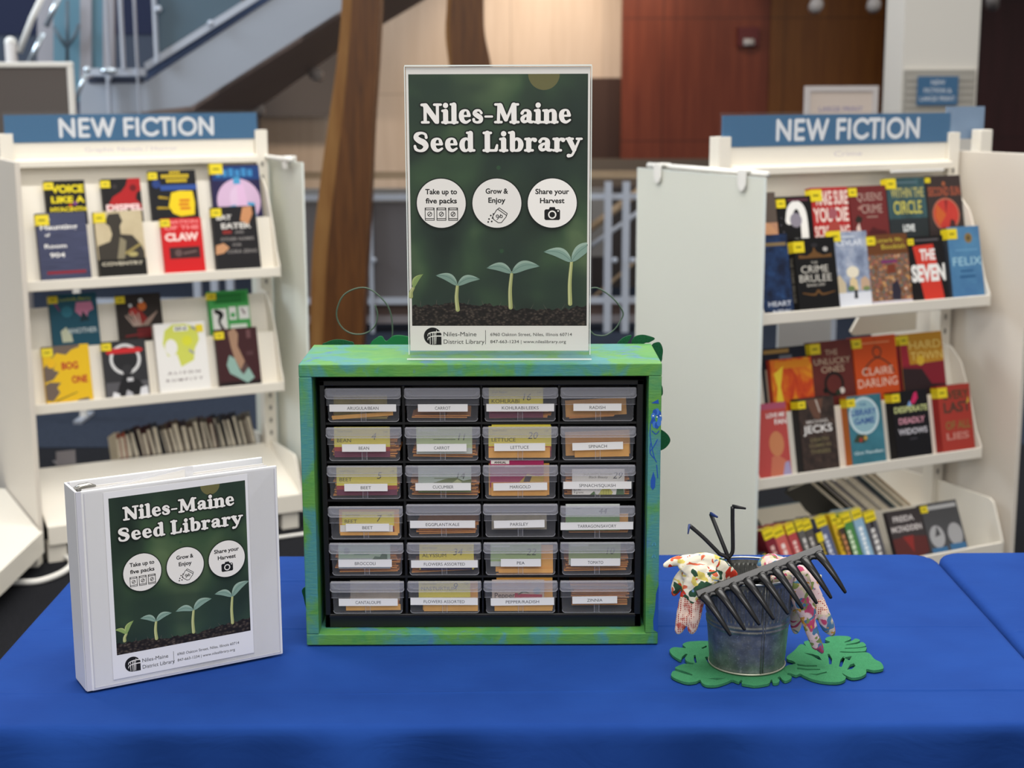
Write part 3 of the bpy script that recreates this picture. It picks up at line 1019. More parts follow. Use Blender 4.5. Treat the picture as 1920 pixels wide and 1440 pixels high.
B += [
 (ML, zA, 1, .110, .142, .218, .026, '#14120f', '#14120f', [('t', 'VOICE', .56, .865, .12, '#e7d420', .82, .05), ('t', 'LIKE A', .55, .69, .10, '#e7d420', .84, .05), ('t', 'HYACINTH', .54, .53, .07, '#e7d420', .9, .04), ('d', .72, .62, .05, '#7a3a8a'), ('d', .6, .59, .04, '#c9542a')],
  'black book with fat yellow hand-drawn title, upper back row, far left', GLA, {}),
 (ML, zA, 1, .313, .142, .219, .024, '#1a1719', '#1a1719', [('p', [(.12, .56), (.26, .7), (.48, .78), (.62, .88), (.68, 1), (1, 1), (1, .8), (.88, .76), (.84, .66), (.98, .56), (.98, .5), (.1, .5)], '#b01f22'), ('d', .8, .84, .09, '#701418'), ('r', .28, .84, .38, .9, '#3a3436'), ('t', 'DISPEL', .54, .525, .10, '#f1d5d4', .95, .05)],
  'black book with a red beast on it, upper back row, second from left', GLA, {}),
 (ML, zA, 1, .489, .176, .243, .026, '#191a1e', '#191a1e', [*[('r', .44 + .06 * i, .95, .485 + .06 * i, .99, '#d8bb2a') for i in range(4)], *[('r', .26 + .075 * i, .885, .32 + .075 * i, .94, '#d8bb2a') for i in range(8)], *[('r', .36 + .075 * i, .82, .42 + .075 * i, .87, '#d8bb2a') for i in range(6)], ('r', .22, .70, 1, .78, '#33539b'), ('d', .14, .80, .09, '#28407e'), ('s', [(.18, .6, .05), (.36, .58, .03)], '#b99c28'), ('s', [(.13, .44, .05), (.4, .43, .03)], '#b99c28'),
   ('p', [(.36, .46), (.44, .66), (.62, .69), (.9, .68), (.93, .5), (.9, .32), (.6, .30), (.44, .35)], '#efd021'), ('r', .6, .52, .82, .56, '#d4761f'), ('r', .58, .46, .8, .5, '#d4761f'), ('r', .6, .40, .82, .44, '#d4761f')],
  'dark book with a yellow burst and blue band, upper back row', GLA, {}),
 (ML, zA, 1, .725, .190, .257, .026, '#26224a', '#26224a', [('r', .02, .78, 1, .98, '#1d3f78'), *[('r', .1 + .13 * i, .83, .2 + .13 * i, .95 - .02 * (i % 2), '#3d86bd') for i in range(6)], ('d', .52, .47, .45, '#d3b4d2'), ('d', .5, .5, .16, '#dcc1dc', .26), ('r', .44, .72, .58, .82, '#4a9cc9'), ('p', [(.16, .3), (.3, .4), (.44, .42), (.5, .32), (.62, .46), (.84, .44), (.86, .2), (.16, .2)], '#4a9cc9'), ('p', [(.5, .72), (.64, .72), (.7, .38), (.6, .3), (.5, .4)], '#ddb8da')],
  'navy book with a pink disc and blue figure, upper back row, far right', GLA, {'sticker': (-.012, .058)}),
 (ML, zA, 0, .055, .172, .247, .028, navy904, '#3b3d52', [('t', 'The', .2, .92, .04, W, .15), ('t', 'Haunting', .44, .80, .07, W, .74), ('t', 'of', .2, .69, .045, W, .1), ('t', 'Room', .34, .53, .06, W, .44), ('t', '904', .36, .40, .065, W, .3), ('r', .12, .13, .9, .17, '#8c2331')],
  'navy blue book with white script title and slatted light, front row, far left', GLA, {'sticker': (.0, .055)}),
 (ML, zA, 0, .256, .170, .245, .026, sepia, '#2a2723', [('p', [(.02, 0), (.02, .5), (.28, .56), (.34, .66), (.3, .78), (.2, .84), (.3, .96), (.52, .97), (.58, .85), (.52, .78), (.52, .66), (.76, .64), (.92, .5), (.98, .4), (.98, 0)], '#3b362f'), ('p', [(.4, .3), (.5, .62), (.62, .56), (.55, .28)], '#8a8168'), ('s', [(.6, .38, .06), (.9, .5, .05)], '#9a8a52'), ('d', .74, .36, .1, '#b3a66c', .05), ('r', 0, 0, 1, .3, '#191714'), ('t', 'COVENTRY', .5, .235, .05, '#d8cfb8', .86)],
  'sepia book with a capped figure in silhouette, front row, second from left', GLA, {'sticker': (.0, .05)}),
 (ML, zA, 0, .494, .148, .210, .022, '#cf1c20', '#cf1c20', [('t', 'NATION', .54, .94, .06, '#ee8b8a', .76, .04), ('t', 'OF THE', .5, .84, .07, '#ee8b8a', .86, .04), ('t', 'CLAW', .48, .68, .13, '#f6d9d2', .84, .05), ('r', .14, .30, .9, .5, '#3a2526'), ('d', .36, .4, .09, '#66504e'), ('s', [(.5, .39, .05), (.8, .42, .05)], '#6f5a57')],
  'bright red paperback with a dark box picture, front row, third from left', GLA, {'sticker': (-.004, .04)}),
 (ML, zA, 0, .684, .168, .245, .026, '#1e1c1f', '#2b2a2d', [('t', 'BAT', .26, .84, .07, '#d9d5cf', .34, .04), ('t', 'EATER', .52, .71, .08, '#d9d5cf', .68, .04), ('r', .2, .59, .4, .64, '#8c2a26'), ('t', 'AND', .58, .61, .04, '#8f8a88', .2), ('t', 'OTHER NAMES', .52, .51, .045, '#8f8a88', .76), ('t', 'FOR', .5, .42, .04, '#8f8a88', .2), ('t', 'CORA ZENG', .6, .32, .05, '#8f8a88', .68),
   ('p', [(.62, .78), (.7, .98), (.9, 1.0), (.92, .88), (.8, .72)], '#c98e63'), ('p', [(.0, .28), (.02, .42), (.2, .45), (.32, .38), (.18, .3)], '#c9946c')],
  'black book with two pale hands and grey lettering, front row, far right', GLA, {'sticker': (.0, .045)}),
 (ML, zB, 1, .102, .171, .248, .026, '#1d5266', '#17404f', [('t', 'Lucinda Berry', .55, .925, .05, '#9fa93f', .66), ('p', [(.52, .74), (.56, .87), (.88, .87), (.92, .76), (.8, .72), (.74, .6), (.64, .66)], '#c57b9a'), ('d', .35, .74, .12, '#2f7387'), ('p', [(.6, .58), (.68, .74), (.76, .66), (.82, .6)], '#14303c'), ('p', [(.2, .3), (.18, .46), (.3, .52), (.4, .4), (.42, .3)], '#c9ceb4'), ('t', 'ANOTHER', .64, .46, .075, '#c9d6da', .62), ('s', [(.12, .86, .05), (.2, .76, .03)], '#7a3b6b')],
  'teal book with pink art and pale title, lower back row at left', GLB, {}),
 (ML, zB, 1, .345, .166, .232, .024, '#2a2320', '#2a2320', [('d', .56, .8, .1, '#c9682c'), ('d', .36, .72, .1, '#a5302a'), ('p', [(.3, .56), (.5, .76), (.7, .56), (.5, .5)], '#8d2320')] + [('s', [(.18 + .07 * i, .66 + .03 * (i % 3), .03), (.34 + .04 * i, .5, .04)], '#b8a093') for i in range(5)] + [('s', [(.88 - .06 * i, .7 - .03 * i, .03), (.66 - .04 * i, .5, .04)], '#9c8478') for i in range(4)] + [('d', .3, .82, .04, '#d0d4d6'), ('d', .54, .89, .05, '#d0d4d6'), ('r', .4, .3, 1, .46, '#6c1b1e'), ('s', [(.14, .34, .04), (.5, .36, .05)], '#7c2426')],
  'black book with bony hands and orange flame, lower back row', GLB, {}),
 (ML, zB, 1, .693, .159, .222, .024, '#4aa957', '#3c9a4b', [('r', .12, .78, .94, .97, '#2f8f40'), *[('r', .2 + .09 * i, .88 - .09 * (i > 6), .26 + .09 * i, .94 - .09 * (i > 6), '#1e6b2e') for i in range(7)], *[('r', .2 + .09 * i, .80, .26 + .09 * i, .855, '#1e6b2e') for i in range(7)], ('r', .06, .3, .42, .7, '#f0f0ec'), ('r', .48, .5, .66, .72, '#f0f0ec'), ('r', .72, .5, .98, .72, '#f0f0ec'), ('r', .48, .34, .9, .42, '#e6efe4'), ('s', [(.16, .66, .1), (.28, .6, .12), (.22, .48, .06), (.3, .34, .08)], '#151515'), ('s', [(.8, .68, .03), (.86, .6, .05)], '#7b5a62'), ('d', .57, .58, .06, '#54b063')],
  'green book with white panels and a black figure, lower back row', GLB, {}),
 (ML, zB, 0, .048, .162, .212, .024, '#e6bb1f', '#c9a01c', [('p', [(0, .95), (.2, .8), (.3, .88), (.5, .84), (.62, .92), (.8, .96), (.8, 1), (0, 1)], '#6e5f55'), ('p', [(0, .4), (.18, .44), (.32, .56), (.2, .6), (.26, .7), (.08, .72), (0, .64)], '#6e5f55'), ('p', [(.0, .1), (.14, .08), (.3, .22), (.24, .3), (.34, .38), (.1, .4), (0, .36)], '#6e5f55'), ('d', .16, .7, .09, '#eab91e'), ('t', 'BOG', .56, .66, .12, '#b5342a', .36, .04), ('t', 'ONE', .74, .42, .12, '#b5342a', .34, .04), ('s', [(.2, .08, .03), (.66, .2, .02)], '#7e6a2a'), ('p', [(.5, 0), (.7, .08), (.9, .1), (.92, .03), (.8, 0)], '#6e5f55')],
  'yellow book with grey leaf shapes and red title, lower front row, far left', GLB, {'sticker': (.0, .045)}),
 (ML, zB, 0, .258, .156, .213, .026, '#303033', '#28282b', [('r', 0, .0, 1, .3, '#57565a'), ('o', .5, .68, .29, .36, '#d9d9d9'), ('d', .5, .68, .285, '#252528'), ('p', [(.1, .78), (.86, .78), (.94, .83), (.84, .87), (.16, .87), (.06, .82)], '#c8282c'), ('p', [(.2, 0), (.3, .24), (.4, .38), (.46, .5), (.56, .5), (.62, .36), (.8, .3), (.94, .1), (.94, 0)], '#1c1c1f'), ('d', .52, .5, .12, '#303033'), ('r', .5, .3, .64, .36, '#cfcfd2'), ('p', [(.1, 0), (.16, .14), (.3, .1), (.3, 0)], '#e3e3e6'), ('p', [(.74, 0), (.8, .18), (.95, .2), (.97, 0)], '#dcdce0'), ('p', [(.4, 0), (.48, .16), (.6, .1), (.6, 0)], '#b5b5ba')],
  'grey book with a white ring and red band, lower front row', GLB, {'sticker': (.0, .04)}),
 (ML, zB, 0, .450, .190, .262, .03, '#eceae6', '#dfdcd8', [('p', [(.14, .72), (.2, .9), (.36, .98), (.6, .98), (.84, .92), (.86, .74), (.76, .62), (.72, .46), (.46, .38), (.4, .56), (.22, .54)], '#cfd45f'), ('d', .3, .66, .12, '#eceae6', .16), ('r', .38, .88, .66, .95, '#e4e4de'), ('t', 'IN', .52, .915, .045, '#4a4a50', .2), ('s', [(.74, .92, .05), (.84, .88, .04)], '#8f9099'), ('s', [(.66, .6, .05), (.72, .56, .04)], '#9a9ba2'), ('d', .62, .74, .1, '#d9da3c'), ('t', 'A L I S O N', .5, .3, .035, '#6e5a5e', .64), ('t', 'R U M F I T T', .5, .2, .035, '#6e5a5e', .72)],
  'white book with a pale yellow-green splash, taller one in the lower front row', GLB, {'sticker': (.01, .0), 'sticker_on': False}),
 (ML, zB, 0, .678, .160, .226, .026, '#3f1f22', '#35191c', [('r', .0, .0, 1, .12, '#1e1214'), ('p', [(.3, .95), (.46, 1), (.54, .9), (.5, .7), (.64, .44), (.52, .3), (.4, .5), (.34, .7)], '#a5826a'), ('p', [(.2, .4), (.28, .56), (.4, .5), (.5, .3), (.7, .36), (.84, .16), (.66, .08), (.4, .2), (.26, .26)], '#8fb0a6'), ('p', [(.5, .3), (.66, .42), (.72, .34), (.58, .22)], '#55403f'), ('r', .74, .82, .84, .96, '#6b4749'), ('r', .7, .54, .86, .6, '#54373a')],
  'dark maroon book with a figure in pale green, lower front row, far right', GLB, {'sticker': (.004, .04)}),
 # right unit ------------------------------------------------------
 (MR, qA, 1, .020, .135, .238, .026, '#b98a6c', '#6d5648', [('r', 0, .6, 1, 1, '#5c5048'), ('d', .5, .35, .5, '#c9966f')], 'tan book half hidden behind the frosted panel, upper back row', GRA, {}),
 (MR, qA, 1, .160, .143, .222, .026, '#100f12', '#100f12', [('s', [(.3, .66, .2), (.38, .82, .2), (.56, .88, .2), (.72, .76, .2), (.73, .4, .22), (.73, .1, .22)], W), ('d', .48, .24, .27, W), ('r', .55, .0, .84, .4, W), ('d', .5, .66, .17, '#8d8794'), ('r', .5, .22, .58, .32, '#3a3a3c'), ('r', .3, .03, .8, .08, '#b4342e'), ('r', .3, .93, .9, .965, '#60323f')] + [('d', .06 + .03 * (i % 3), .3 + .1 * i, .012, '#8d8794') for i in range(5)],
  'black book with a big white door-hanger shape, upper back row', GRA, {'sticker': (.002, .04)}),
 (MR, qA, 1, .302, .158, .246, .026, '#b22a2a', '#9b2222', [('t', 'MAKE SURE', .56, .87, .18, '#ecd9cf', .86, .03), ('t', 'YOU DIE', .5, .65, .18, '#ecd9cf', .94, .03), ('t', 'SCREAMING', .5, .43, .15, '#ecd9cf', .94, .03), ('d', .55, .66, .12, '#a35a62'), ('p', [(.34, .42), (.44, .54), (.66, .56), (.72, .46), (.66, .4)], '#a8453c')],
  'red book filled with big cream capitals, upper back row', GRA, {'sticker': (.0, .055)}),
 (MR, qA, 1, .465, .162, .246, .026, '#6f2a2a', '#5f2323', [('t', 'QUEENS', .54, .86, .11, '#b89d92', .68, .0), ('t', 'CRIME', .58, .70, .12, '#b89d92', .56, .0), ('r', .42, .58, .72, .6, '#9a7a70'), ('t', 'of', .26, .72, .06, '#c9968a', .1), ('p', [(.1, .56), (.18, .62), (.3, .58), (.26, .52), (.12, .52)], '#2b2620'), ('p', [(.12, .3), (.12, .46), (.2, .52), (.24, .4), (.24, .3)], '#e0c8bd'), ('p', [(.4, .36), (.56, .46), (.7, .42), (.9, .4), (.96, .34)], '#4f1d1f')],
  'maroon book with thin serif title, upper back row, centre', GRA, {'sticker': (.0, .04)}),
 (MR, qA, 1, .632, .172, .268, .026, noise_cover('cover_teal_mist', [(.3, '#26383d'), (.6, '#3b5c62'), (.8, '#4f777c')], 9, (3, .5, 1)), '#22383d', [('t', 'WITHIN THE', .52, .82, .12, '#b8b069', .86, .02), ('t', 'CIRCLE', .5, .64, .16, '#c5bd5c', .74, .02), ('r', 0, .0, 1, .5, '#2a3134'), ('t', 'LOVE', .48, .385, .08, '#dfe3e2', .3, .05), ('r', .2, .93, .8, .95, '#59717a')],
  'teal-grey book with tall yellow title, upper back row', GRA, {'sticker': (-.004, .05)}),
 (MR, qA, 1, .810, .160, .27, .026, '#3a302f', '#3a302f', [('t', 'SECOND SUN', .5, .81, .11, '#a0523a', .92, .03), ('d', .5, .52, .39, '#b56a55', .37), ('d', .5, .52, .35, '#c23c34', .33), ('p', [(.5, .52), (.24, .66), (.18, .5), (.28, .38)], '#c7602f'), ('p', [(.5, .52), (.58, .7), (.48, .7)], '#8c2c2c'), ('p', [(.56, .36), (.62, .46), (.72, .44), (.76, .36)], '#4b2a2a'), ('d', .5, .9, .05, '#a35a3a')],
  'brown-grey book with a red and orange disc, upper back row, far right', GRA, {'sticker': (.0, .024)}),
 (MR, qA, 0, -.004, .136, .25, .03, bluehour, '#10182c', [('r', .3, .86, .95, .9, '#8a744e'), ('t', 'HEART', .62, .15, .06, '#c9ced8', .66), ('t', 'NEW', .66, .05, .05, '#c9ced8', .5)], 'navy watery book half hidden by the frosted panel, upper front row', GRA, {'sticker_on': False}),
 (MR, qA, 0, .150, .164, .233, .036, '#100f10', '#161516', [('d', .5, .9, .08, '#2d2b2e', .04), ('p', [(.3, .76), (.44, .81), (.48, .88), (.54, .81), (.7, .76), (.9, .78), (.9, .73), (.1, .73), (.1, .78)], '#6e4c28'), ('t', 'THE', .46, .67, .03, '#b5b0a6', .16), ('t', 'CRIME', .46, .585, .10, '#d8d3c8', .66, .0), ('t', 'BRULEE', .46, .465, .10, '#d8d3c8', .78, .0), ('t', 'BAKE OFF', .46, .37, .035, '#b5b0a6', .44), ('s', [(.12, .27, .02), (.4, .24, .04), (.5, .29, .05), (.6, .24, .04), (.9, .27, .02)], '#6e4c28'), ('d', .76, .84, .06, '#b9b5b0', .045)],
  'black book with ornate silver title and gold crest, upper front row', GRA, {'sticker': (.004, .05), 'spine_text': ('THE CRIME BRULEE', '#8d877c')}),
 (MR, qA, 0, .312, .150, .247, .022, snow, '#5a6478', [('t', 'CEVLAR', .5, .86, .07, '#dfe4ec', .72), ('r', .3, .92, .66, .95, '#c2cad6'), ('d', .52, .48, .17, '#ece3cc', .13), ('p', [(.02, .2), (.02, .36), (.14, .46), (.3, .34), (.3, .2)], '#cfbfa0'), ('p', [(.4, .24), (.42, .38), (.52, .42), (.62, .37), (.64, .24)], '#e0c99c'), ('p', [(.7, .24), (.72, .38), (.84, .42), (.96, .36), (.96, .24)], '#c7a88c'), ('r', 0, 0, 1, .22, '#dfe2ea'), ('d', .44, .27, .1, '#6c8050', .06), ('d', .86, .26, .1, '#7d8c5a', .05), ('p', [(.5, .14), (.52, .25), (.6, .25), (.6, .14)], '#23262c')],
  'pale blue book with a snowy village, upper front row', GRA, {'sticker': (-.01, .05)}),
 (MR, qA, 0, .459, .170, .232, .024, market, '#5a3a26', [('r', 0, .72, 1, 1, '#6b4023'), ('t', 'Lanark Mr.', .56, .92, .06, '#b9a53c', .7), ('t', 'Bookish', .64, .83, .07, '#b9a53c', .6), ('r', .3, .6, .7, .64, '#7d2f66'), ('r', .44, .46, .64, .58, '#7a3a28'), ('p', [(.5, .1), (.52, .3), (.66, .36), (.74, .2), (.7, .08)], '#2e2a38'), ('r', 0, 0, 1, .08, '#cbc6d2')],
  'busy brown and purple street scene book with yellow title, upper front row', GRA, {'sticker': (.0, .04)}),
 (MR, qA, 0, .633, .154, .218, .022, '#151214', '#151214', [('p', [(.12, .86), (.7, .88), (.9, .04), (.34, .0)], '#d13a2c'), ('t', 'THE', .52, .73, .16, W, .44, .04), ('t', 'SEVEN', .5, .46, .24, W, .96, .05), ('r', .2, .93, .86, .96, '#5b575a')],
  'black book with a red torn strip and bold white title, upper front row', GRA, {'sticker': (.0, .03)}),
 (MR, qA, 0, .802, .142, .242, .03, noise_cover('cover_blue_sky', [(.3, '#3f6b9c'), (.7, '#5a93b8')], 6), '#3a3f48', [('d', .64, .84, .12, '#8b7240'), ('d', .64, .84, .06, '#5f5238'), ('t', 'FELIX', .54, .53, .12, '#a8d2e2', .9, .0), ('r', .2, .67, .9, .69, '#6a9cc0'), ('r', .3, .38, .7, .41, '#2f5f8c'), ('r', .26, .3, .76, .335, '#2f5f8c')],
  'blue book with a small gold sun and pale title, upper front row, far right', GRA, {'sticker': (.0, .05)}),
 (MR, qB, 1, .135, .178, .260, .024, '#1e2230', '#1e2230', [('r', .0, .93, .6, .98, '#a5844a'), ('r', .36, .82, .66, .9, '#6f7580'), ('r', .0, .0, 1, .74, '#a59a86')], 'dark navy book standing behind the flame-coloured book, lower back row', GRB, {'sticker_on': False, 'dz': .03}),
 (MR, qB, 1, .142, .172, .222, .022, flame, '#a5301a', [('r', .1, .86, .95, .97, '#e08a20'), ('p', [(.04, .3), (.12, .6), (.06, .8), (.3, .9), (.2, .6), (.26, .3)], '#f2d23a'), ('p', [(.36, .0), (.4, .22), (.52, .12), (.6, .28), (.64, .0)], '#f4d635')], 'red and yellow flame-coloured book, lower back row, far left', GRB, {'sticker_on': False}),
 (MR, qB, 1, .323, .178, .266, .03, noise_cover('cover_rust', [(.3, '#5a2320'), (.7, '#74312a')], 5), '#4a1f1f', [('t', 'THE', .5, .86, .07, '#cbb59a', .3, .0), ('t', 'UNLUCKY', .5, .755, .08, '#cbb59a', .88, .0), ('t', 'ONES', .5, .655, .08, '#cbb59a', .56, .0), ('o', .5, .47, .18, .24, '#1d1a18'), ('d', .28, .4, .06, '#101312'), ('d', .68, .38, .06, '#e5dcd2'), ('d', .58, .36, .06, '#2b3526')], 'rust-brown book with serif title and dark wreath, lower back row', GRB, {'sticker': (.0, .05)}),
 (MR, qB, 1, .508, .192, .268, .03, '#d5531f', '#c24a1b', [('s', [(.5, .98, .01), (.5, .86, .01)], '#8d3a18'), ('o', .54, .80, .08, .11, '#5c3a2c'), ('s', [(.2, .54, .03), (.28, .64, .03), (.54, .73, .03), (.8, .64, .03), (.9, .54, .03)], '#5c3a2c'), ('t', 'CLAIRE', .52, .57, .10, '#f3d9c5', .72, .0), ('t', 'DARLING', .5, .43, .11, '#f3d9c5', .92, .0), ('r', .2, .91, .85, .925, '#eb9a6a')], 'orange book with a dark bauble outline and cream title, lower back row', GRB, {'sticker': (.0, .045)}),
 (MR, qB, 1, .719, .196, .264, .03, '#c9912c', '#8d2a35', [('p', [(0, .5), (0, .96), (.16, .9), (.2, .5)], '#a5293a'), ('p', [(0, 0), (0, .6), (1, .62), (1, 0)], '#8c2434'), ('p', [(0, 0), (0, .57), (.46, .54), (.66, .34), (1, .32), (1, 0)], '#332327'), ('t', 'HARD', .58, .85, .11, '#f0d47a', .74, .0), ('t', 'TOWN', .6, .71, .11, '#f0d47a', .76, .0), ('d', .44, .65, .09, '#e8c040')], 'yellow and crimson sunset book, lower back row, far right', GRB, {'sticker': (.0, .045)}),
 (MR, qB, 0, .004, .146, .239, .024, '#b94c48', '#a8463f', [('r', 0, .92, 1, 1, '#b0556e'), ('t', 'LOVE ME', .7, .84, .06, W, .5), ('t', 'FAN', .82, .75, .07, W, .32), ('d', .66, .46, .2, '#c9835a', .28), ('p', [(.4, 0), (.5, .3), (.7, .3), (.96, .2), (1, 0)], '#c7745a'), ('p', [(.74, 0), (.84, .2), (.96, .22), (1, .0)], '#a59cc0')], 'salmon red book with a man on it, half hidden, lower front row', GRB, {'sticker_on': False}),
 (MR, qB, 0, .190, .146, .242, .038, melon, '#242326', [('p', [(.2, .98), (.4, .74), (.56, .7), (.7, .98)], '#6a4a3c'), ('s', [(.5, .96, .04), (.58, .8, .03)], '#c9bcb0'), ('t', 'MICHAEL', .5, .685, .045, '#c9c2bc', .64), ('t', 'JECKS', .48, .59, .10, '#ece8e4', .82, .02), ('t', 'DEATH', .5, .445, .05, '#7a7050', .5), ('t', 'COMES IN', .5, .37, .045, '#7a7050', .6), ('t', 'THREES', .5, .29, .05, '#7a7050', .56)], 'dark brown book with big white surname lettering, lower front row', GRB, {'sticker': (.002, .035)}),
 (MR, qB, 0, .394, .144, .231, .034, noise_cover('cover_teal_lake', [(.3, '#2f6674'), (.7, '#46889a')], 8), '#b8662a', [('d', .46, .71, .43, '#8fb6c2'), ('o', .46, .71, .38, .44, '#c9dde2'), ('t', 'THE', .44, .87, .04, '#3f6d9a', .2), ('t', 'LIBRARY', .46, .765, .09, '#3d5f9c', .74, .03), ('t', 'GAME', .46, .645, .09, '#3d5f9c', .6, .03), ('p', [(.08, .36), (.2, .46), (.44, .45), (.5, .37), (.36, .33)], '#3b4436'), ('d', .3, .38, .05, '#a63c30'), ('d', .44, .4, .05, '#c9a24a'), ('t', 'Gigi Pandian', .5, .2, .045, '#c5dade', .86)], 'teal book with a round pale window and orange spine, lower front row', GRB, {'sticker': (.002, .04)}),
 (MR, qB, 0, .584, .155, .228, .036, '#121116', '#141317', [('p', [(.5, .82), (.62, .96), (.7, .98), (.72, .88), (.6, .8)], '#cf2a62'), ('p', [(.4, .78), (.48, .86), (.54, .78)], '#7fa8d8'), ('t', 'DESPERATE', .5, .74, .085, '#c9cf8d', .94, .03), ('t', 'DEADLY', .5, .575, .085, '#d597a6', .74, .03), ('t', 'WIDOWS', .5, .42, .085, '#c9c6cd', .82, .03), ('r', .4, .3, .6, .312, '#55525a')], 'black book with three pastel title words, lower front row', GRB, {'sticker': (.0, .04)}),
 (MR, qB, 0, .790, .146, .230, .032, '#a83a30', '#9a2622', [('t', 'EVERY', .56, .86, .13, '#4f3f2c', .8, .03), ('t', 'LAST', .56, .68, .15, '#4a3b30', .84, .03), ('t', 'OF ALL', .54, .42, .12, '#8a6a3a', .78, .03), ('t', 'LIES', .5, .26, .1, '#c7867a', .7, .03), ('p', [(.84, .7), (.92, .82), (.96, .74)], '#c9a23a')], 'brick red book with dark stretched lettering, lower front row, far right', GRB, {'sticker': (.0, .05)}),
]
for MU, z, up, u, w, h, th, cov, spn, art, lab, grp, opt in B:
    kx = (.985 if up else 1.0) if MU is ML else (.94 if up else .965)
    u, w = u * kx, w * kx
    M = on_shelf(MU, z, up, u, th)
    dz = opt.pop('dz', 0)
    if dz:
        M = on_shelf(MU, z + 0.0, up, u, 0.0) @ T(0, 0, 0.022)
        M = M @ T(0, dz * .2, -.022)
        th = .018
        M = on_shelf(MU, z, up, u, th)
    ob = book(M, w, h, th, cov, spn, art, lab, grp, **opt)
    if dz:  # the flame book leans in front of this one
        back_of_pair = ob
    elif 'flame-coloured book, lower back row, far left' in lab:
        ob.matrix_world = on_shelf(MU, z, up, u, th + .019)
# sticker of the white book sits on its right
ob = [o for o in bpy.data.objects if o.get('label', '').startswith('white book with a pale')][0]
s = MB().box(.155, .182, .222, .25, .0006, .0012, YELLOW)
s.build('genre_sticker', ob)

# ---- spine-out books on the right unit's base shelf (leaning left, tilted back)
spines = [  # u of the left edge at the head, at thickness, height, lean, colour, marks, mark colour, what it looks like, sticker
 (.010, .030, .205, 10, '#3a3b42', '=====', '#a8a6a2', 'charcoal', 0), (.044, .030, .165, 10, '#33343b', '=====', '#c0a850', 'short dark grey', 2), (.081, .039, .243, 10, '#7d2632', '=====', '#e0b8b0', 'maroon', 1), (.123, .041, .245, 10, '#c9625c', '==========', '#f4e2dc', 'salmon', 1),
 (.166, .034, .246, 9, '#b54a4c', '======', '#efcdc5', 'rose red', 1), (.202, .029, .250, 9, '#63615f', '======', '#d9d6d2', 'mid grey', 1), (.233, .034, .249, 8, '#54504d', '=====', '#c9c4be', 'brown-grey', 1), (.269, .023, .215, 8, '#2a2a40', '=====', '#c9b23a', 'dark navy', 2),
 (.294, .041, .252, 8, '#5b6485', '=======', '#cfd4e2', 'slate blue', 1), (.337, .023, .250, 7, '#d9b32c', '====', '#8f6a1a', 'golden yellow', 1), (.362, .031, .236, 7, '#4a3a34', '======', '#c98a5a', 'dark brown', 1), (.395, .043, .249, 6, '#4d8a4a', '==========', '#d5e6c8', 'green', 1),
 (.440, .040, .256, 6, '#8fb3cc', '======', '#eef5fa', 'pale blue', 1), (.481, .012, .225, 5, '#2b2528', '===', '#6b5a58', 'thin near-black', 0), (.495, .046, .240, 5, '#55545a', '=========', '#e4e2e0', 'slate grey with white lettering', 1)]
PHI = math.radians(18)
for u, th, h, ln, c, tx, tc, lab, stk in spines:
    lean = math.radians(ln + 4)
    u -= .02
    o_ = Vector((u + h * math.tan(lean), .045, .056))
    Yv = Vector((-math.sin(lean), math.sin(PHI) * math.cos(lean), math.cos(PHI) * math.cos(lean))).normalized()
    Xv = Vector((0, math.cos(PHI), -math.sin(PHI)))
    Xv = (Xv - Yv * Xv.dot(Yv)).normalized()
    Zv = Xv.cross(Yv)
    # spine toward the viewer, cover toward +u
    b_ = book(MR @ frame(o_, Xv, Yv, Zv) @ T(0, 0, 0), .15, h, th, c, c, [], f'{lab} spine in the row leaning on the right base shelf', 'spine-out books on the right base shelf',
              spine_text=(tx, tc), sticker_on=False)
    if stk == 1:
        s = MB().box(-.0012, -.0004, h - .034, h - .002, -th, .0006, YELLOW).box(-.0012, .03, h - .034, h - .002, .0002, .0008, YELLOW).box(-.0012, .02, h, h + .0006, -th, .0006, YELLOW)
        A = Art(s, frame((-.0012, h - .038, 0), (0, 0, -1), (0, 1, 0), (-1, 0, 0)))
        A.rect(th * .1, .016, th * .9, .02, YINK)
        s.build('genre_sticker', b_)
    elif stk == 2:
        MB().box(-.0012, -.0004, h * .78, h * .78 + .03, -th, .0006, YELLOW).build('genre_sticker', b_)
PHI = math.radians(25)
for u, h, lab, cov, art in ((.548, .222, 'dark book with red and blue gloom, face out on the right base shelf', '#3b3536', [('t', 'FREIDA', .45, .87, .085, '#cfc8c6', .62, .03), ('t', 'MCFADDEN', .48, .72, .085, '#cfc8c6', .9, .03), ('p', [(0, .3), (0, .58), (.5, .6), (1, .56), (1, .34), (.7, .2), (.5, .3), (.3, .24)], '#5a2a28'), ('p', [(.3, .6), (.54, .34), (.62, .6)], '#8a2e2a'), ('p', [(0, 0), (.0, .24), (.3, .14), (.5, .2), (.9, .3), (1, .2), (1, 0)], '#2b4262')]),
                         (.694, .228, 'grey book with two pale faces above blue, face out, end of the right base shelf', '#4a4a4c', [('r', .04, .9, .96, .96, '#b5b5b5'), ('d', .26, .5, .2, '#a8a8aa', .24), ('d', .76, .5, .2, '#a2a2a4', .24), ('r', .04, .2, .46, .34, '#3f6f9a'), ('r', .54, .22, .98, .36, '#3f6f9a'), ('p', [(.2, .5), (.3, .66), (.36, .52)], '#4a4a4c'), ('p', [(.1, 0), (.3, .12), (.6, .16), (.9, .04), (.9, 0)], '#9aa0a8')])):
    o_ = Vector((u, .045, .056))
    book(MR @ frame(o_, (1, 0, 0), (0, math.sin(PHI), math.cos(PHI)), (0, -math.cos(PHI), math.sin(PHI))), .142 if u < .6 else .158, h, .02, cov, cov, art, lab, 'face-out books on the right base shelf', sticker=(.0, .035), sticker_on=u > .6)

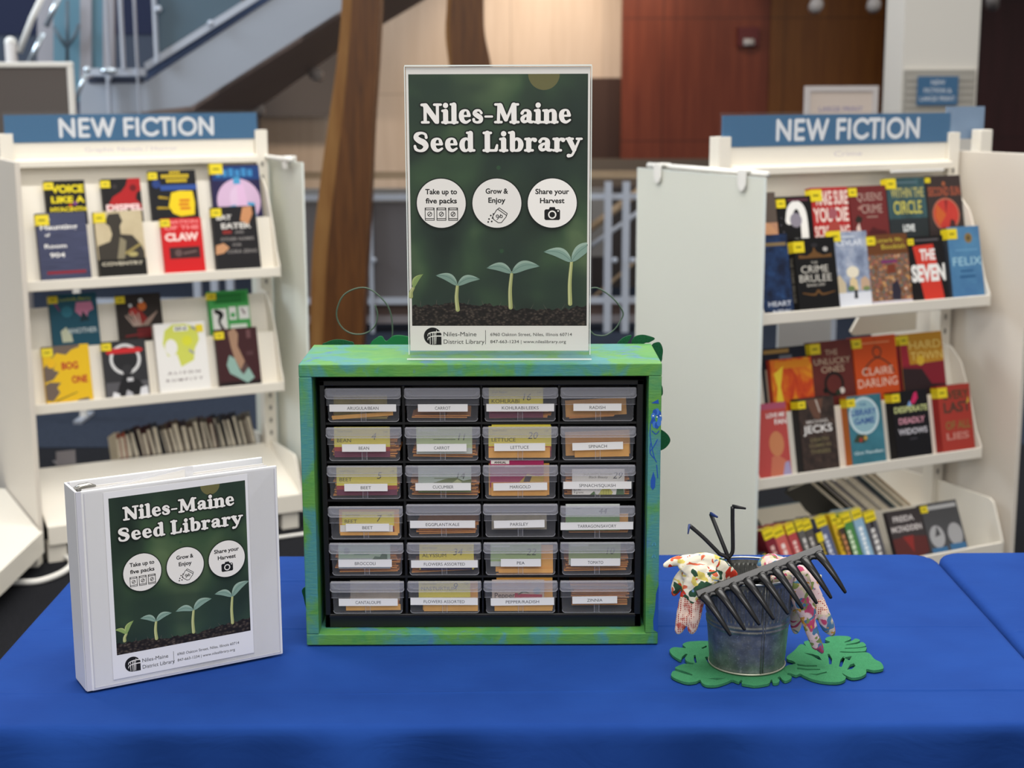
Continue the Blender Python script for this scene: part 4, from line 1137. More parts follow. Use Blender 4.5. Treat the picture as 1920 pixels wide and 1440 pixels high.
# ---- far-side books seen from behind: fore-edges
def fore_edge(MU, u, y, z, th, h, w, lean, colr, label, group, xs=-.36, inset=.006):
    Yv = Vector((math.sin(lean), -xs * math.cos(lean), math.cos(lean))).normalized()
    Xv = Vector((0, 1, xs))
    Xv = (Xv - Yv * Xv.dot(Yv)).normalized()
    Zv = Xv.cross(Yv)
    o_ = Vector((u, y, z))
    b = MB()
    # the boards open toward the viewer: page block proud of nothing, spine away
    b.box(0, w, 0, h, -.003, 0, ink(colr)).box(0, w, 0, h, -th, -th + .003, ink(colr)).box(w - .004, w, 0, h, -th + .003, -.003, ink(colr))
    o = b.build('book', M=MU @ frame(o_, Xv, Yv, Zv))
    tag(o, label, 'book', group)
    MB().box(.004, w - .004, .005, h - inset, -th + .003, -.003, PAGES).build('pages', o)
    return o


cols = ['#55302a', '#3a2f30', '#4b3430', '#2f3038', '#5a4a3c', '#6d675c', '#402a2c', '#363840']
u = .36
i = 0
r2 = random.Random(3)
while u < .90:
    th = r2.uniform(.014, .026)
    c = '#b5503c' if i == 1 else r2.choice(cols)
    if i == 0:
        c = '#cfc4ae'
    lb = 'red-edged book in the fore-edge row behind the left base shelf' if i == 1 else 'book with pale fore-edge to us in the row behind the left base shelf'
    fore_edge(ML, u, .362, .2625, th, .112 + .03 * (u - .3) + r2.uniform(-.006, .012) + (.0 if i > 2 else -.01), .13, math.radians(-r2.uniform(4, 9) if i > 2 else -1), c, lb, None if i == 1 else 'fore-edge books behind the left base shelf', -.365, r2.uniform(.016, .03))
    u += th + .0015
    i += 1
MB_ = MB().box(.115, .185, .37, .376, .262, .315, mat('bookend_grey', '#8f8b90', .4))
MB_.box(.115, .185, .376, .45, .262, .265, mat('bookend_grey', '#8f8b90', .4))
tag(MB_.build('bookend', M=ML), 'small grey bookend standing behind the left base shelf', 'bookend')
u = .60
i = 0
for th, c in ((.022, '#22201c'), (.02, '#2a2620'), (.034, '#8b8792'), (.032, '#cfc8ba'), (.034, '#7d7a80'), (.024, '#6f7f83'), (.028, '#b08f5a')):
    lbs = ['black leaning book, first of the leaning row behind the right base shelf', 'black leaning book, second of the leaning row behind the right base shelf', 'thick leaning book with cream pages, third of the row behind the right base shelf', 'thick leaning book with cream boards, fourth of the row behind the right base shelf',
           'thick leaning book with grey boards, fifth of the row behind the right base shelf', 'leaning book with blue-grey boards, sixth of the row behind the right base shelf', 'tan leaning book, last of the leaning row behind the right base shelf']
    fore_edge(MR, u, .362, .188, th, .20, .15, math.radians(-46), c, lbs[i], 'leaning books behind the right base shelf', -.5)
    u += th / math.cos(math.radians(46)) + .003
    i += 1
for u, w, lab in ((.02, .17, 'book lying back with a grey cover, behind the right base shelf beside the frosted panel'), (.21, .2, 'book lying back with a teal-edged cover, behind the right base shelf')):
    b = MB()
    b.box(0, w, 0, .09, -.025, -.022, ink('#6d7376')).box(0, w, 0, .09, -.003, 0, ink('#cfc7b6')).box(0, w, .086, .0905, -.0035, .0005, ink('#6f8288' if u > .1 else '#55575a')).box(0, .003, 0, .09, -.022, -.003, ink('#6d7376'))
    o = b.build('book', M=MR @ frame((u, .36, .17), (1, 0, 0), (0, .85, .53), (0, -.53, .85)) @ T(0, 0, .028))
    tag(o, lab, 'book', 'books lying back behind the right base shelf')
    MB().box(.003, w - .003, .003, .087, -.022, -.003, PAGES).build('pages', o)
# ------------------------------------------------------------------ tables and cloths
m = mat('blue_cloth', '#1c4698', 0.9, 0, 0.12)
t = NT(m)
cv = t.coord()
f1 = t.noise(cv, 900, 2)
f2 = t.noise(t.coord((4.0, 9, 9), rot=(0, 0, .3)), 2.0, 3, .5, 1.2)
f3 = t.noise(cv, 7, 2)
t.color(t.ramp(f3, [(.3, '#193c83'), (.7, '#1d438d')]))
h_ = t.math('ADD', t.math('MULTIPLY', f1, .05), t.math('MULTIPLY', f2, 1.0))
t.bump(h_, 0.3, 0.006)
CLOTH = m


def cloth(x0, x1, y0, y1, zt, corner, creases=(), tight=0):
    """draped cloth with soft edges; hangs to just over the floor"""
    def axis(a, b):
        v = [a - .72, a - .5, a - .35, a - .22, a - .13, a - .08, a - .05, a - .035, a - .022, a - .012, a - .005, a, a + .006]
        n = int((b - a) / .013)
        v += [a + .006 + (b - a - .012) * i / n for i in range(1, n)]
        v += [2 * 0 + b - .006 + 0, b] + [b + q for q in (.005, .012, .022, .035, .05, .08, .13, .22, .35, .5, .72)]
        return v
    xs, ys = axis(x0, x1), axis(y0, y1)
    ys = sorted(ys + [c_[0] + q for c_ in creases for q in (-.0105, -.0085, -.006, -.0042, -.0025, -.001, .001, .0025, .0042, .006, .0085, .0105)])
    R = .014
    verts = []
    for s_ in ys:
        for r_ in xs:
            cx, cy = min(max(r_, x0 + corner), x1 - corner), min(max(s_, y0 + corner), y1 - corner)
            dx, dy = r_ - cx, s_ - cy
            d = math.hypot(dx, dy)
            over = d - corner if d > corner else 0
            if over <= 0:
                x, y, z = r_, s_, zt
                for (ya, amp, wd, ph) in creases:
                    yy = ya + .003 * math.sin(r_ * 5 + ph)
                    z += amp * math.exp(-((s_ - yy) / wd) ** 2) * (.6 + .4 * math.sin(r_ * 3.1 + ph))
                z += .0012 * (mnoise.noise((r_ * 3.1, s_ * 5.3, 1.7)) + .5 * mnoise.noise((r_ * 8, s_ * 14, 5.1)))
            else:
                ux, uy = dx / d, dy / d
                arc = R * math.pi / 2
                if over < arc:
                    a = over / R
                    hor, drop = R * math.sin(a), R * (1 - math.cos(a))
                else:
                    drop = R + (over - arc)
                    k = min(1, drop / .22)
                    along = r_ * abs(uy) + s_ * abs(ux)
                    k *= 0 if ux * tight > .5 else 1
                    hor = R + .018 * k + k * .034 * (math.sin(along * 17 + .8 * math.sin(along * 5)) + .6 * math.sin(along * 31 + 2))
                drop = min(drop, zt - .02)
                x, y, z = cx + ux * (corner + hor), cy + uy * (corner + hor), zt - drop
                z += .0012 * (mnoise.noise((r_ * 3.1, s_ * 5.3, 1.7)))
            verts.append((x, y, z))
    nx = len(xs)
    fs = [(j * nx + i, j * nx + i + 1, (j + 1) * nx + i + 1, (j + 1) * nx + i) for j in range(len(ys) - 1) for i in range(nx - 1)]
    return MB().add(verts, fs, CLOTH, None, True)


def folding_table(x0, x1, y0, y1, label):
    r = thing('folding_table', label, 'table', T((x0 + x1) / 2, (y0 + y1) / 2, 0))
    w, d = (x1 - x0) / 2 - .018, (y1 - y0) / 2 - .018
    MB().box(-w, w, -d, d, .715, .754, mat('table_top', '#cfcac0', .6)).build('tabletop', r, bevel=.01)
    for x in (-w + .15, w - .15):
        for y in (-d + .08, d - .08):
            MB().tube([(x, y, 0), (x, y, .715)], .014, STEEL, 10).build('leg', r)
    return r


folding_table(-.797, .790, -.302, .478, 'folding table wholly draped in blue cloth under the green box')
tag(cloth(-.797, .790, -.302, .478, .7585, .035, [(-.19, .0026, .0028, 0), (.085, .0026, .0028, 1.3), (.33, .002, .004, 2)], 1).build('tablecloth'), 'royal blue cloth on the table that carries the green box', 'tablecloth')
folding_table(.822, 2.4, -.30, .486, 'folding table wholly draped in blue cloth at the right edge')
tag(cloth(.822, 2.4, -.30, .486, .7585, .035, [(.06, .003, .005, .4)], -1).build('tablecloth'), 'royal blue cloth on the second table at the right edge', 'tablecloth')

# ------------------------------------------------------------------ painted wooden box
m = mat('painted_wood', '#5aa65a', .5, 0, .35)
t = NT(m)
f1 = t.noise(t.coord((5, 8, 9)), 1.3, 4, .55, .9)
f2 = t.noise(t.coord((9, 9, 6), loc=(3, 1, 7)), 1.5, 4, .6, .6)
f3 = t.noise(t.coord((30, 60, 160)), 2.2, 4, .6)
c_ = t.ramp(f1, [(.28, '#3c8450'), (.42, '#488c48'), (.52, '#5a9442'), (.62, '#478a58'), (.74, '#68984f')])
c_ = t.mix(t.ramp(f2, [(.46, (0, 0, 0, 1)), (.58, (1, 1, 1, 1))]), c_, '#42868c')
f4 = t.noise(t.coord((7, 7, 7), loc=(9, 4, 2)), 1.4, 4, .6, .8)
c_ = t.mix(t.ramp(f4, [(.60, (0, 0, 0, 1)), (.68, (.85, .85, .85, 1))]), c_, '#4470a2')
c_ = t.mix(t.ramp(f3, [(.35, (.0, 0, 0, 1)), (.7, (.2, .2, .2, 1))]), c_, '#78ac5c')
t.color(c_)
t.bump(f3, .25, .002)
PAINT = m
bx0, bx1, bz0, bz1, bd = -.3295, .2315, .7605, 1.2165, .187
box = thing('wooden_box', 'open wooden box painted green, teal and blue, holding the black drawer cabinet', 'box', T(0, 0, 0))
th = .020
MB().box(bx0, bx1, 0, bd, bz1 - th, bz1, PAINT).build('top_board', box, bevel=.0015)
MB().box(bx0, bx1, 0, bd, bz0, bz0 + .0185, PAINT).build('bottom_board', box, bevel=.0015)
MB().box(bx0, bx0 + th, 0, bd, bz0 + .0185, bz1 - th, PAINT).build('side_board', box, bevel=.0015)
rs = MB().box(bx1 - th, bx1, 0, bd, bz0 + .0185, bz1 - th, PAINT)
A = Art(rs, frame((bx1 - th, 0, 0), (1, 0, 0), (0, 0, 1), (0, -1, 0)), start=1e-4)
BL, LB_, WH_ = ink('#2452a8'), ink('#3f74c4'), ink('#dfe8ec')


def vine(z0):
    k = .02 / 26  # brush marks measured on the 26-unit wide edge
    P = lambda x, y: (x * k, z0 - y * k)
    for pts in ([(5, 30), (6, 55), (9, 72), (14, 86), (19, 105), (22, 112)], [(10, 72), (6, 80), (4, 90), (10, 98), (16, 104)], [(20, 62), (16, 72), (12, 80)], [(18, 118), (22, 130), (24, 145)]):
        A.stroke([(*P(x, y), .0015) for x, y in pts], BL, n=6)
    A.poly([P(13 + 5 * math.cos(a_) * (1 + .2 * math.sin(a_)), 150 + 9 * math.sin(a_)) for a_ in [i * .5 for i in range(13)]] + [P(11, 128)], BL)


zf = 1.142
for i in range(9):
    a_ = i * .7
    A.disc(.0125 + .0052 * math.cos(a_), zf - .0125 + .011 * math.sin(a_), .0035, BL if i % 2 else LB_, ry=.0055, n=14)
for dx, dz in ((-.005, 0.004), (.001, .002), (.006, .004)):
    A.disc(.0125 + dx, zf - .012 + dz, .0012, WH_, n=10)
A.poly([(.004, zf + .012), (.015, zf + .018), (.016, zf + .011)], BL)
for pts in ([(.004, 1.125), (.003, 1.105), (.006, 1.085), (.010, 1.068), (.0135, 1.06)], [(.0145, 1.096), (.009, 1.085), (.004, 1.078)], [(.004, 1.09), (.0035, 1.075), (.010, 1.066)], [(.014, 1.055), (.016, 1.035)], [(.006, 1.11), (.012, 1.105), (.017, 1.11)]):
    A.stroke([(*p, .0014) for p in pts], BL, n=6)
A.poly([(.009, 1.045), (.0125, 1.033), (.012, 1.02), (.0085, 1.015), (.005, 1.02), (.005, 1.03)], BL)
for z_ in (.925, .905):
    A.stroke([(.009, z_, .002), (.012, z_ + .004, .003), (.014, z_, .002)], ink('#4f93a8'))
A.poly([(.02, .86), (.016, .845), (.015, .82), (.012, .80), (.013, .785), (.02, .78)], BL)
rs.build('side_board', box, bevel=.001)
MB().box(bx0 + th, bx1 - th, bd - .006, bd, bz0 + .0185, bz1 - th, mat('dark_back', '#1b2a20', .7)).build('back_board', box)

# ------------------------------------------------------------------ black drawer cabinet
cx0, cx1, cz0, cz1, cy0, cy1 = -.3025, .2065, .7795, 1.1855, .030, .176
cabn = thing('drawer_cabinet', 'black plastic cabinet of twenty-four clear drawers with seed names', 'drawer cabinet', T(0, 0, 0))
COLX = [-.2920, -.1684, -.0466, .0755]
ROWZ = [1.1750, 1.1123, 1.0503, .9870, .9237, .8597]
DW, DH = .1185, .0545
b = MB()
b.box(cx0, cx1, cy1 - .003, cy1, cz0, cz1, BLACKP)
b.box(cx0, COLX[0] - .0015, cy0, cy1, cz0, cz1, BLACKP).box(COLX[3] + DW + .0015, cx1, cy0, cy1, cz0, cz1, BLACKP)
b.box(cx0, cx1, cy0, cy1, ROWZ[0] + .0015, cz1, BLACKP)
b.box(cx0, cx1, cy0, cy1, cz0, ROWZ[5] - DH - .003, BLACKP)
body = b.build('cabinet_body', cabn, bevel=.004)
b = MB()
for i in range(3):
    b.box(COLX[i] + DW + .0006, COLX[i + 1] - .0006, cy0 + .004, cy1 - .003, ROWZ[5] - DH - .003, ROWZ[0] + .0015, BLACKP)
for r_ in range(5):
    zc = (ROWZ[r_] - DH + ROWZ[r_ + 1]) / 2
    b.box(COLX[0] - .0015, COLX[3] + DW + .0015, cy0 + .001, cy1 - .003, zc - .0018, zc + .0018, BLACKP)
b.build('divider_grid', cabn)
# slight raised bar along the foot
MB().box(COLX[0] - .0035, COLX[3] + DW + .0035, cy0 - .003, cy0, ROWZ[5] - DH - .0075, ROWZ[5] - DH - .0055, mat('black_plastic_edge', '#1c1c20', .3)).build('foot_rail', cabn)

PL = bpy.data.materials.new('clear_plastic')
PL.use_nodes = True
nt_ = PL.node_tree
pb = nt_.nodes['Principled BSDF']
pb.inputs['Base Color'].default_value = lin('#c8c8d0')
pb.inputs['Roughness'].default_value = .28
tr_ = nt_.nodes.new('ShaderNodeBsdfTransparent')
tr_.inputs[0].default_value = (.985, .985, .99, 1)
mx = nt_.nodes.new('ShaderNodeMixShader')
mx.inputs[0].default_value = .05
nt_.links.new(tr_.outputs[0], mx.inputs[1])
nt_.links.new(pb.outputs[0], mx.inputs[2])
nt_.links.new(mx.outputs[0], nt_.nodes['Material Output'].inputs[0])
MATS['clear_plastic'] = PL
PLD = PL.copy()
PLD.name = 'clear_plastic_lip'
PLD.node_tree.nodes['Mix Shader'].inputs[0].default_value = .17
PLE = PL.copy()
PLE.name = 'clear_plastic_edge'
PLE.node_tree.nodes['Mix Shader'].inputs[0].default_value = .32
LABEL_PAPER = mat('label_paper', '#e9e7e6', .55, 0, .3)
LABEL_INK = ink('#35363c')

LABELS = [
('ARUGULA/BEAN', -0.2336, 1.1435, 0.1044, 0.0115, 0), ('CARROT', -0.1084, 1.1432, 0.0779, 0.0119, 0), ('KOHLRABI/LEEKS', 0.0128, 1.1432, 0.1061, 0.0121, 0), ('RADISH', 0.1335, 1.1434, 0.0752, 0.0116, 0),
('BEAN', -0.2332, 1.0793, 0.0689, 0.0121, 0), ('CARROT', -0.1108, 1.0793, 0.078, 0.0121, 0), ('LETTUCE', 0.0117, 1.0799, 0.0801, 0.0123, .3), ('SPINACH', 0.1344, 1.081, 0.0797, 0.0121, 1.5),
('BEET', -0.2314, 1.0152, 0.0683, 0.0122, 0), ('CUCUMBER', -0.1094, 1.0159, 0.0877, 0.0122, 0), ('MARIGOLD', 0.0125, 1.0157, 0.0852, 0.0123, 0.6), ('SPINACH/SQUASH', 0.1343, 1.0175, 0.1077, 0.012, 0),
('BEET', -0.2303, 0.9496, 0.0687, 0.0123, 0), ('EGGPLANT/KALE', -0.111, 0.9544, 0.1034, 0.0123, 0), ('PARSLEY', 0.0107, 0.9544, 0.0805, 0.0123, 1), ('TARRAGON/SAVORY', 0.1341, 0.9509, 0.1153, 0.0123, 0.4),
('BROCCOLI', -0.2354, 0.8903, 0.0852, 0.0124, 0), ('FLOWERS ASSORTED', -0.1088, 0.8888, 0.1065, 0.0125, 0), ('PEA', 0.0131, 0.8903, 0.0639, 0.0125, 0), ('TOMATO', 0.1322, 0.8908, 0.0788, 0.0124, 0),
('CANTALOUPE', -0.2318, 0.8252, 0.0945, 0.0122, 0), ('FLOWERS ASSORTED', -0.11, 0.8262, 0.1079, 0.0121, -0.3), ('PEPPER/RADISH', 0.0155, 0.8254, 0.1018, 0.0125, 0.5), ('ZINNIA', 0.1315, 0.8277, 0.0719, 0.0121, 0.5)]


def round_front(w, h, r):
    """outline of a drawer front, bottom corners rounded, origin at top centre"""
    pts = [(-w / 2, 0), (-w / 2 + .002, -h + r)]
    pts += [(-w / 2 + .002 + r - r * math.cos(a), -h + r - r * math.sin(a)) for a in [math.pi / 2 * i / 5 for i in range(1, 6)]]
    return pts + [(-x, z) for x, z in pts[::-1]]


DY = .024  # drawer fronts stand a little proud of the frame


def drawer_mesh():
    d = MB()
    w, h = DW - .004, DH - .001
    f = round_front(w, h, .005)
    d.prism([(x, 0, z) for x, z in f], (0, .0016, 0), PL)
    # upper step of the front, slightly thicker and wider
    d.prism([(-w / 2 - .0008, -.0012, -.015), (-w / 2 - .0008, -.0012, -.027), (w / 2 + .0008, -.0012, -.027), (w / 2 + .0008, -.0012, -.015)], (0, .0012, 0), PL)
    d.box(-w / 2 - .0008, w / 2 + .0008, -.0016, -.0012, -.0273, -.0267, PLE)
    d.box(-w / 2 + .002, -w / 2 + .0032, .0016, .13, -h + .003, -.012, PL)
    d.box(w / 2 - .0032, w / 2 - .002, .0016, .13, -h + .003, -.012, PL)
    d.box(-w / 2 + .003, w / 2 - .003, .0016, .13, -h, -h + .0012, PL)
    # bright outline where the moulding is thick
    rim = [(x, -.0004, z) for x, z in f[1:-1]]
    d.tube(rim, .0005, PLE, 5, caps=False)
    return d


def lip_mesh():
    d = MB()
    w = DW
    f = [(-w / 2, 0), (-w / 2, -.010)] + [(-w / 2 + .0055 - .0055 * math.cos(a), -.010 - .0055 * math.sin(a)) for a in [math.pi / 2 * i / 5 for i in range(1, 6)]]
    f = f + [(-x, z) for x, z in f[::-1]]
    d.prism([(x, -.0075, z) for x, z in f], (0, .0012, 0), PLD)
    d.prism([(x * .985, -.0005, z * .86 + .0) for x, z in f], (0, .001, 0), PLD)
    d.tube([(x, -.0076, z) for x, z in f[1:-1]], .0006, PLE, 5, caps=False)
    d.box(-w / 2 + .001, w / 2 - .001, -.0075, .001, -.0010, 0, PLE)
    d.tube([(-w / 2 + .004, -.003, -.006), (-w / 2 + .007, -.003, -.0105), (-w / 2 + .013, -.003, -.0122), (w / 2 - .013, -.003, -.0122), (w / 2 - .007, -.003, -.0105), (w / 2 - .004, -.003, -.006)], .0005, PLE, 5, caps=False)
    return d


dm = lm = rm = None
DR = {}
for r_ in range(6):
    for c in range(4):
        dz = {(3, 0): -.003, (3, 3): -.0035}.get((r_, c), 0)
        M = T(COLX[c] + DW / 2, DY, ROWZ[r_] + dz - .0005)
        if dm is None:
            d = drawer_mesh().build('drawer', cabn, M)
            l = lip_mesh().build('drawer_pull', d)
            q = MB().box(-.0042, -.0034, -.0016, 0, -DH + .002, -.036, PLE).box(.0034, .0042, -.0016, 0, -DH + .002, -.036, PLE).box(-.0034, .0034, -.0008, 0, -DH + .002, -.036, PL).build('label_rib', d)
            dm, lm, rm = d, l, q
        else:
            d, l, q = dm.copy(), lm.copy(), rm.copy()
            for o in (d, l, q):
                COL.objects.link(o)
            d.parent, l.parent, q.parent = cabn, d, d
            d.matrix_local = M
        DR[r_, c] = d
        tx, lx, lz, lw, lh, rot = LABELS[r_ * 4 + c]
        s = MB().box(-lw / 2, lw / 2, 0, .0004, -lh / 2, lh / 2, LABEL_PAPER)
        A = Art(s, frame((0, 0, 0), (1, 0, 0), (0, 0, 1), (0, -1, 0)))
        A.text(tx, 0, -.0002, .0052, LABEL_INK, w=len(tx) * .0041)
        s.build('name_label', d, M.inverted() @ T(lx, DY - .0034, lz) @ Matrix.Rotation(math.radians(-rot), 4, 'Y'))

# ------------------------------------------------------------------ seed packets and coin envelopes inside the drawers
KRAFT = grain('kraft_paper', '#e0a049', '#edb058', 40, .75, lo=.3, hi=.7)
KRAFT_E = grain('kraft_edge', '#c27a3c', '#d18a48', 90, .8)
ROWW = ['top row', 'second row', 'third row', 'fourth row', 'fifth row', 'bottom row']
r3 = random.Random(11)


def where(r_, c):
    n = LABELS[r_ * 4 + c][0].title().replace('/', ' and ')
    return f'{n} drawer, {ROWW[r_]}'


env_n = 0


def flat_stack(r_, c, n, x0, x1, lift=0.0, gap=.0022, skew=0.0):
    """coin envelopes lying flat, long edges to the front"""
    global env_n
    xc, zb = COLX[c] + DW / 2, ROWZ[r_] - DH + .0035
    for i in range(n):
        w = x1 - x0 + r3.uniform(-.006, .004)
        e = MB().box(-w / 2, w / 2, 0, .055, 0, .0013, KRAFT_E)
        e.box(-w / 2, w / 2, -.0002, .0, .0004, .0009, KRAFT)
        o = e.build('seed_envelope', M=T(xc + (x0 + x1) / 2 + r3.uniform(-.003, .003), DY + .0075 + r3.uniform(0, .004), zb + lift + i * gap) @ Matrix.Rotation(math.radians(r3.uniform(-1, 1) + skew), 4, 'Y') @ RZ(math.radians(r3.uniform(-2, 2))))
        tag(o, f'kraft coin envelope lying in the stack in the {where(r_, c)}', 'seed envelope', f'coin envelopes stacked in the {where(r_, c)}')
        env_n += 1


def upright(r_, c, x0, x1, z0, z1, draw=None, mcol=None, y=.0055, tilt=0, name='seed_packet', label='', back=.0):
    xc, zt = COLX[c] + DW / 2, ROWZ[r_]
    w, h = x1 - x0, z1 - z0
    s = MB().box(0, w, 0, .0012, 0, h, mcol or KRAFT)
    if draw:
        A = Art(s, frame((0, 0, 0), (1, 0, 0), (0, 0, 1), (0, -1, 0)), start=6e-5)
        draw(A, w, h)
    o = s.build(name, M=T(xc + x0, DY + y, zt + z0) @ Matrix.Rotation(math.radians(tilt), 4, 'Y') @ Matrix.Rotation(math.radians(-2 - back), 4, 'X'))
    tag(o, label, 'seed packet' if name == 'seed_packet' else 'seed envelope')
    return o


PY, PG, PW, PGR = ink('#efdf5c'), ink('#c3d19e'), ink('#f2ede3'), ink('#c0cdbd')
DKI, GRI = ink('#4a4526'), ink('#7d7a48')


def yellow_face(name, num, price=True, red=True):
    def d(A, w, h):
        if red:
            A.rect(0, 0, w, h * .34, ink('#a8403c'))
            A.rect(0, 0, w, h * .2, ink('#6d2740'))
        A.text('Seed Packet', w * .06, h * .86, .0035, GRI, 'l')
        A.text(name, w * .05, h * .56, .0062, DKI, 'l', sx=1.1)
        A.text(num, w * .7, h * .7, .0115, DKI, slant=.2)
        A.text('2.49', w * .92, h * .84, .003, GRI)
    return d


def green_face(num, hill=False):
    def d(A, w, h):
        A.rect(w * .03, h * .84, w * .38, h * .93, ink('#d3dcc6'))
        A.rect(w * .3, h * .52, w * .7, h * .55, ink('#7d8a63'))
        A.text(num, w * .8, h * .64, .0115, ink('#3d4534'), slant=.2)
        if hill:
            A.poly([(0, h * .3), (w * .25, h * .34), (w * .5, h * .5), (w * .72, h * .56), (w * .85, h * .44), (w, h * .5), (w, 0), (0, 0)], ink('#6f7d3f'))
            A.poly([(w * .6, h * .3), (w * .74, h * .5), (w * .82, h * .4), (w * .8, h * .2)], ink('#c3c98e'))
        else:
            A.rect(0, 0, w, h * .22, ink('#c9cdc2'))
            A.disc(w * .8, h * .2, w * .09, ink('#7c8fa0'), ry=h * .1)
    return d


# row 1
upright(0, 0, -.048, .036, -.052, -.014, None, grain('packet_olive', '#7d6f2e', '#93833a', 50), .011, label='olive seed packet behind the envelopes in the Arugula and Bean drawer, top row')
flat_stack(0, 0, 2, -.05, .038, .0, .0035, -2.5)
upright(0, 0, -.05, .046, -.052, -.046, None, None, .006, -4, 'seed_envelope', 'kraft envelope tilted against the front in the Arugula and Bean drawer, top row')
flat_stack(0, 1, 2, -.05, .042, .001, .002)
upright(0, 1, .006, .044, -.047, -.03, None, ink('#8a5a2c'), .012, 3, label='small red-brown packet at the back of the Carrot drawer, top row')
upright(0, 2, -.049, .036, -.05, -.002, yellow_face('KOHLRABI', '16'), PY, label='yellow seed packet printed KOHLRABI in the top row')
flat_stack(0, 2, 6, -.048, .048)
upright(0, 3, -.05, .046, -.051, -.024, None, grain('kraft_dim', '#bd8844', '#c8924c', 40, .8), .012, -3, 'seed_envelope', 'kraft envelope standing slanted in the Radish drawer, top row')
flat_stack(0, 3, 2, -.046, .03, 0, .002, -2)
# row 2
upright(1, 0, -.048, .04, -.05, -.0015, yellow_face('BEAN', '4'), PY, label='yellow seed packet printed BEAN in the second row')
flat_stack(1, 0, 10, -.05, .052, 0, .003)
upright(1, 1, -.042, .046, -.045, -.002, green_face('11'), PG, label='pale green seed packet marked 11 in the Carrot drawer, second row')
flat_stack(1, 1, 6, -.048, .05, 0, .0027)
upright(1, 2, -.050, .049, -.05, -.001, yellow_face('LETTUCE', '20'), PY, label='yellow seed packet printed LETTUCE in the second row')
upright(1, 2, -.045, .048, -.05, .0012, None, PY, .0085, 0, label='second yellow packet peeking above the LETTUCE packet, second row')
upright(1, 2, -.05, .047, -.0515, -.035, None, None, .0042, 0, 'seed_envelope', 'kraft envelope low in front of the LETTUCE packet, second row')
upright(1, 3, -.036, .05, -.0515, -.03, None, None, .0055, -1, 'seed_envelope', 'front kraft envelope in the Spinach drawer, second row')
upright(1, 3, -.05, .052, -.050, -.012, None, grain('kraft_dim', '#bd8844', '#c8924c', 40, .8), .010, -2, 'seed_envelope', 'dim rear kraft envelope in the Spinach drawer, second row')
# row 3
upright(2, 0, -.046, .05, -.05, -.004, yellow_face('BEET', '5'), PY, label='yellow seed packet printed BEET with the number 5, third row')
flat_stack(2, 0, 8, -.05, .05, 0, .003)
upright(2, 1, -.040, .044, -.046, -.003, green_face('14', True), PGR, label='grey-green seed packet with a hill picture in the Cucumber drawer')
flat_stack(2, 1, 8, -.05, .054, 0, .003)


def magenta(A, w, h):
    A.rect(w * .02, h * .86, w * .36, h * .99, PW)
    A.text('ANNUAL', w * .19, h * .92, .0033, ink('#3a2a30'), bold=.04)
    A.rect(w * .28, h * .74, w * .66, h * .79, ink('#e2b3c4'))
    A.text('MARIGOLD', w * .04, h * .5, .004, ink('#d98aa5'), 'l')
    A.poly([(w * .6, 0), (w * .55, h * .2), (w * .7, h * .5), (w * .9, h * .4), (w, h * .46), (w, 0)], ink('#c9a83a'))
    A.poly([(w * .62, h * .2), (w * .66, h * .42), (w * .78, h * .4), (w * .74, h * .2)], ink('#4c3a3c'))


upright(2, 2, -.048, .037, -.038, .006, magenta, ink('#a82a5c'), label='magenta seed packet printed ANNUAL sticking out of the Marigold drawer')
upright(2, 2, -.05, .046, -.0515, .0, None, None, .009, 0, 'seed_envelope', 'tall kraft envelope behind the magenta packet in the Marigold drawer')
upright(2, 2, -.046, .042, -.0515, -.03, None, None, .0042, 0, 'seed_envelope', 'low kraft envelope in front of the magenta packet in the Marigold drawer')


def squash(A, w, h):
    A.text('SQUASH Summer', w * .5, h * .82, .0045, ink('#a89f94'), w=w * .56)
    A.text('Black Beauty', w * .5, h * .69, .004, ink('#6d665c'), w=w * .36, slant=.2)
    A.text('29', w * .86, h * .76, .011, ink('#4a4a52'), slant=.25)
    A.text('$2.99', w * .03, h * .2, .0036, ink('#6d665c'), 'l')
    A.text('4 grams', w * .03, h * .1, .0036, ink('#6d665c'), 'l')
    A.poly([(w * .5, 0), (w * .56, h * .2), (w * .64, h * .28), (w * .72, h * .24), (w * .78, h * .1), (w * .76, 0)], ink('#c9c463'))
    A.poly([(w * .34, 0), (w * .42, h * .14), (w * .46, 0)], ink('#5d7a45'))
    A.poly([(w * .84, 0), (w * .86, h * .3), (w * .98, h * .34), (w, 0)], ink('#55724a'))
    for i in range(3):
        A.stroke([(w * (.6 + .05 * i), h * .02, .0006), (w * (.61 + .04 * i), h * .2, .0006)], ink('#8f9440'))


upright(2, 3, -.040, .043, -.0505, -.009, squash, PW, label='white seed packet printed SQUASH Summer with the number 29')
flat_stack(2, 3, 9, -.05, .05, 0, .003)
# row 4
upright(3, 0, -.039, .044, -.05, -.015, yellow_face('BEET', '7'), PY, .0075, label='yellow seed packet with the number 7 in the lower Beet drawer, fourth row')
upright(3, 0, -.042, .042, -.047, -.036, lambda A, w, h: A.text('New Moon Seed Planting', w * .72, h * .4, .0022, ink('#77706a'), w=w * .42), PW, .005, 0, label='white paper slip low in the lower Beet drawer, fourth row')
upright(3, 0, -.044, .052, -.0515, -.012, None, None, .011, 0, 'seed_envelope', 'kraft envelope behind the number 7 packet in the lower Beet drawer')
upright(3, 0, -.042, .05, -.0525, -.0475, None, None, .004, 0, 'seed_envelope', 'kraft envelope edge at the foot of the lower Beet drawer')
flat_stack(3, 1, 6, -.042, .052, 0, .0026)
upright(3, 2, -.046, .042, -.046, -.02, None, grain('packet_drab', '#8f8672', '#a39a84', 50), .012, 0, label='drab beige seed packet low in the Parsley drawer, fourth row')
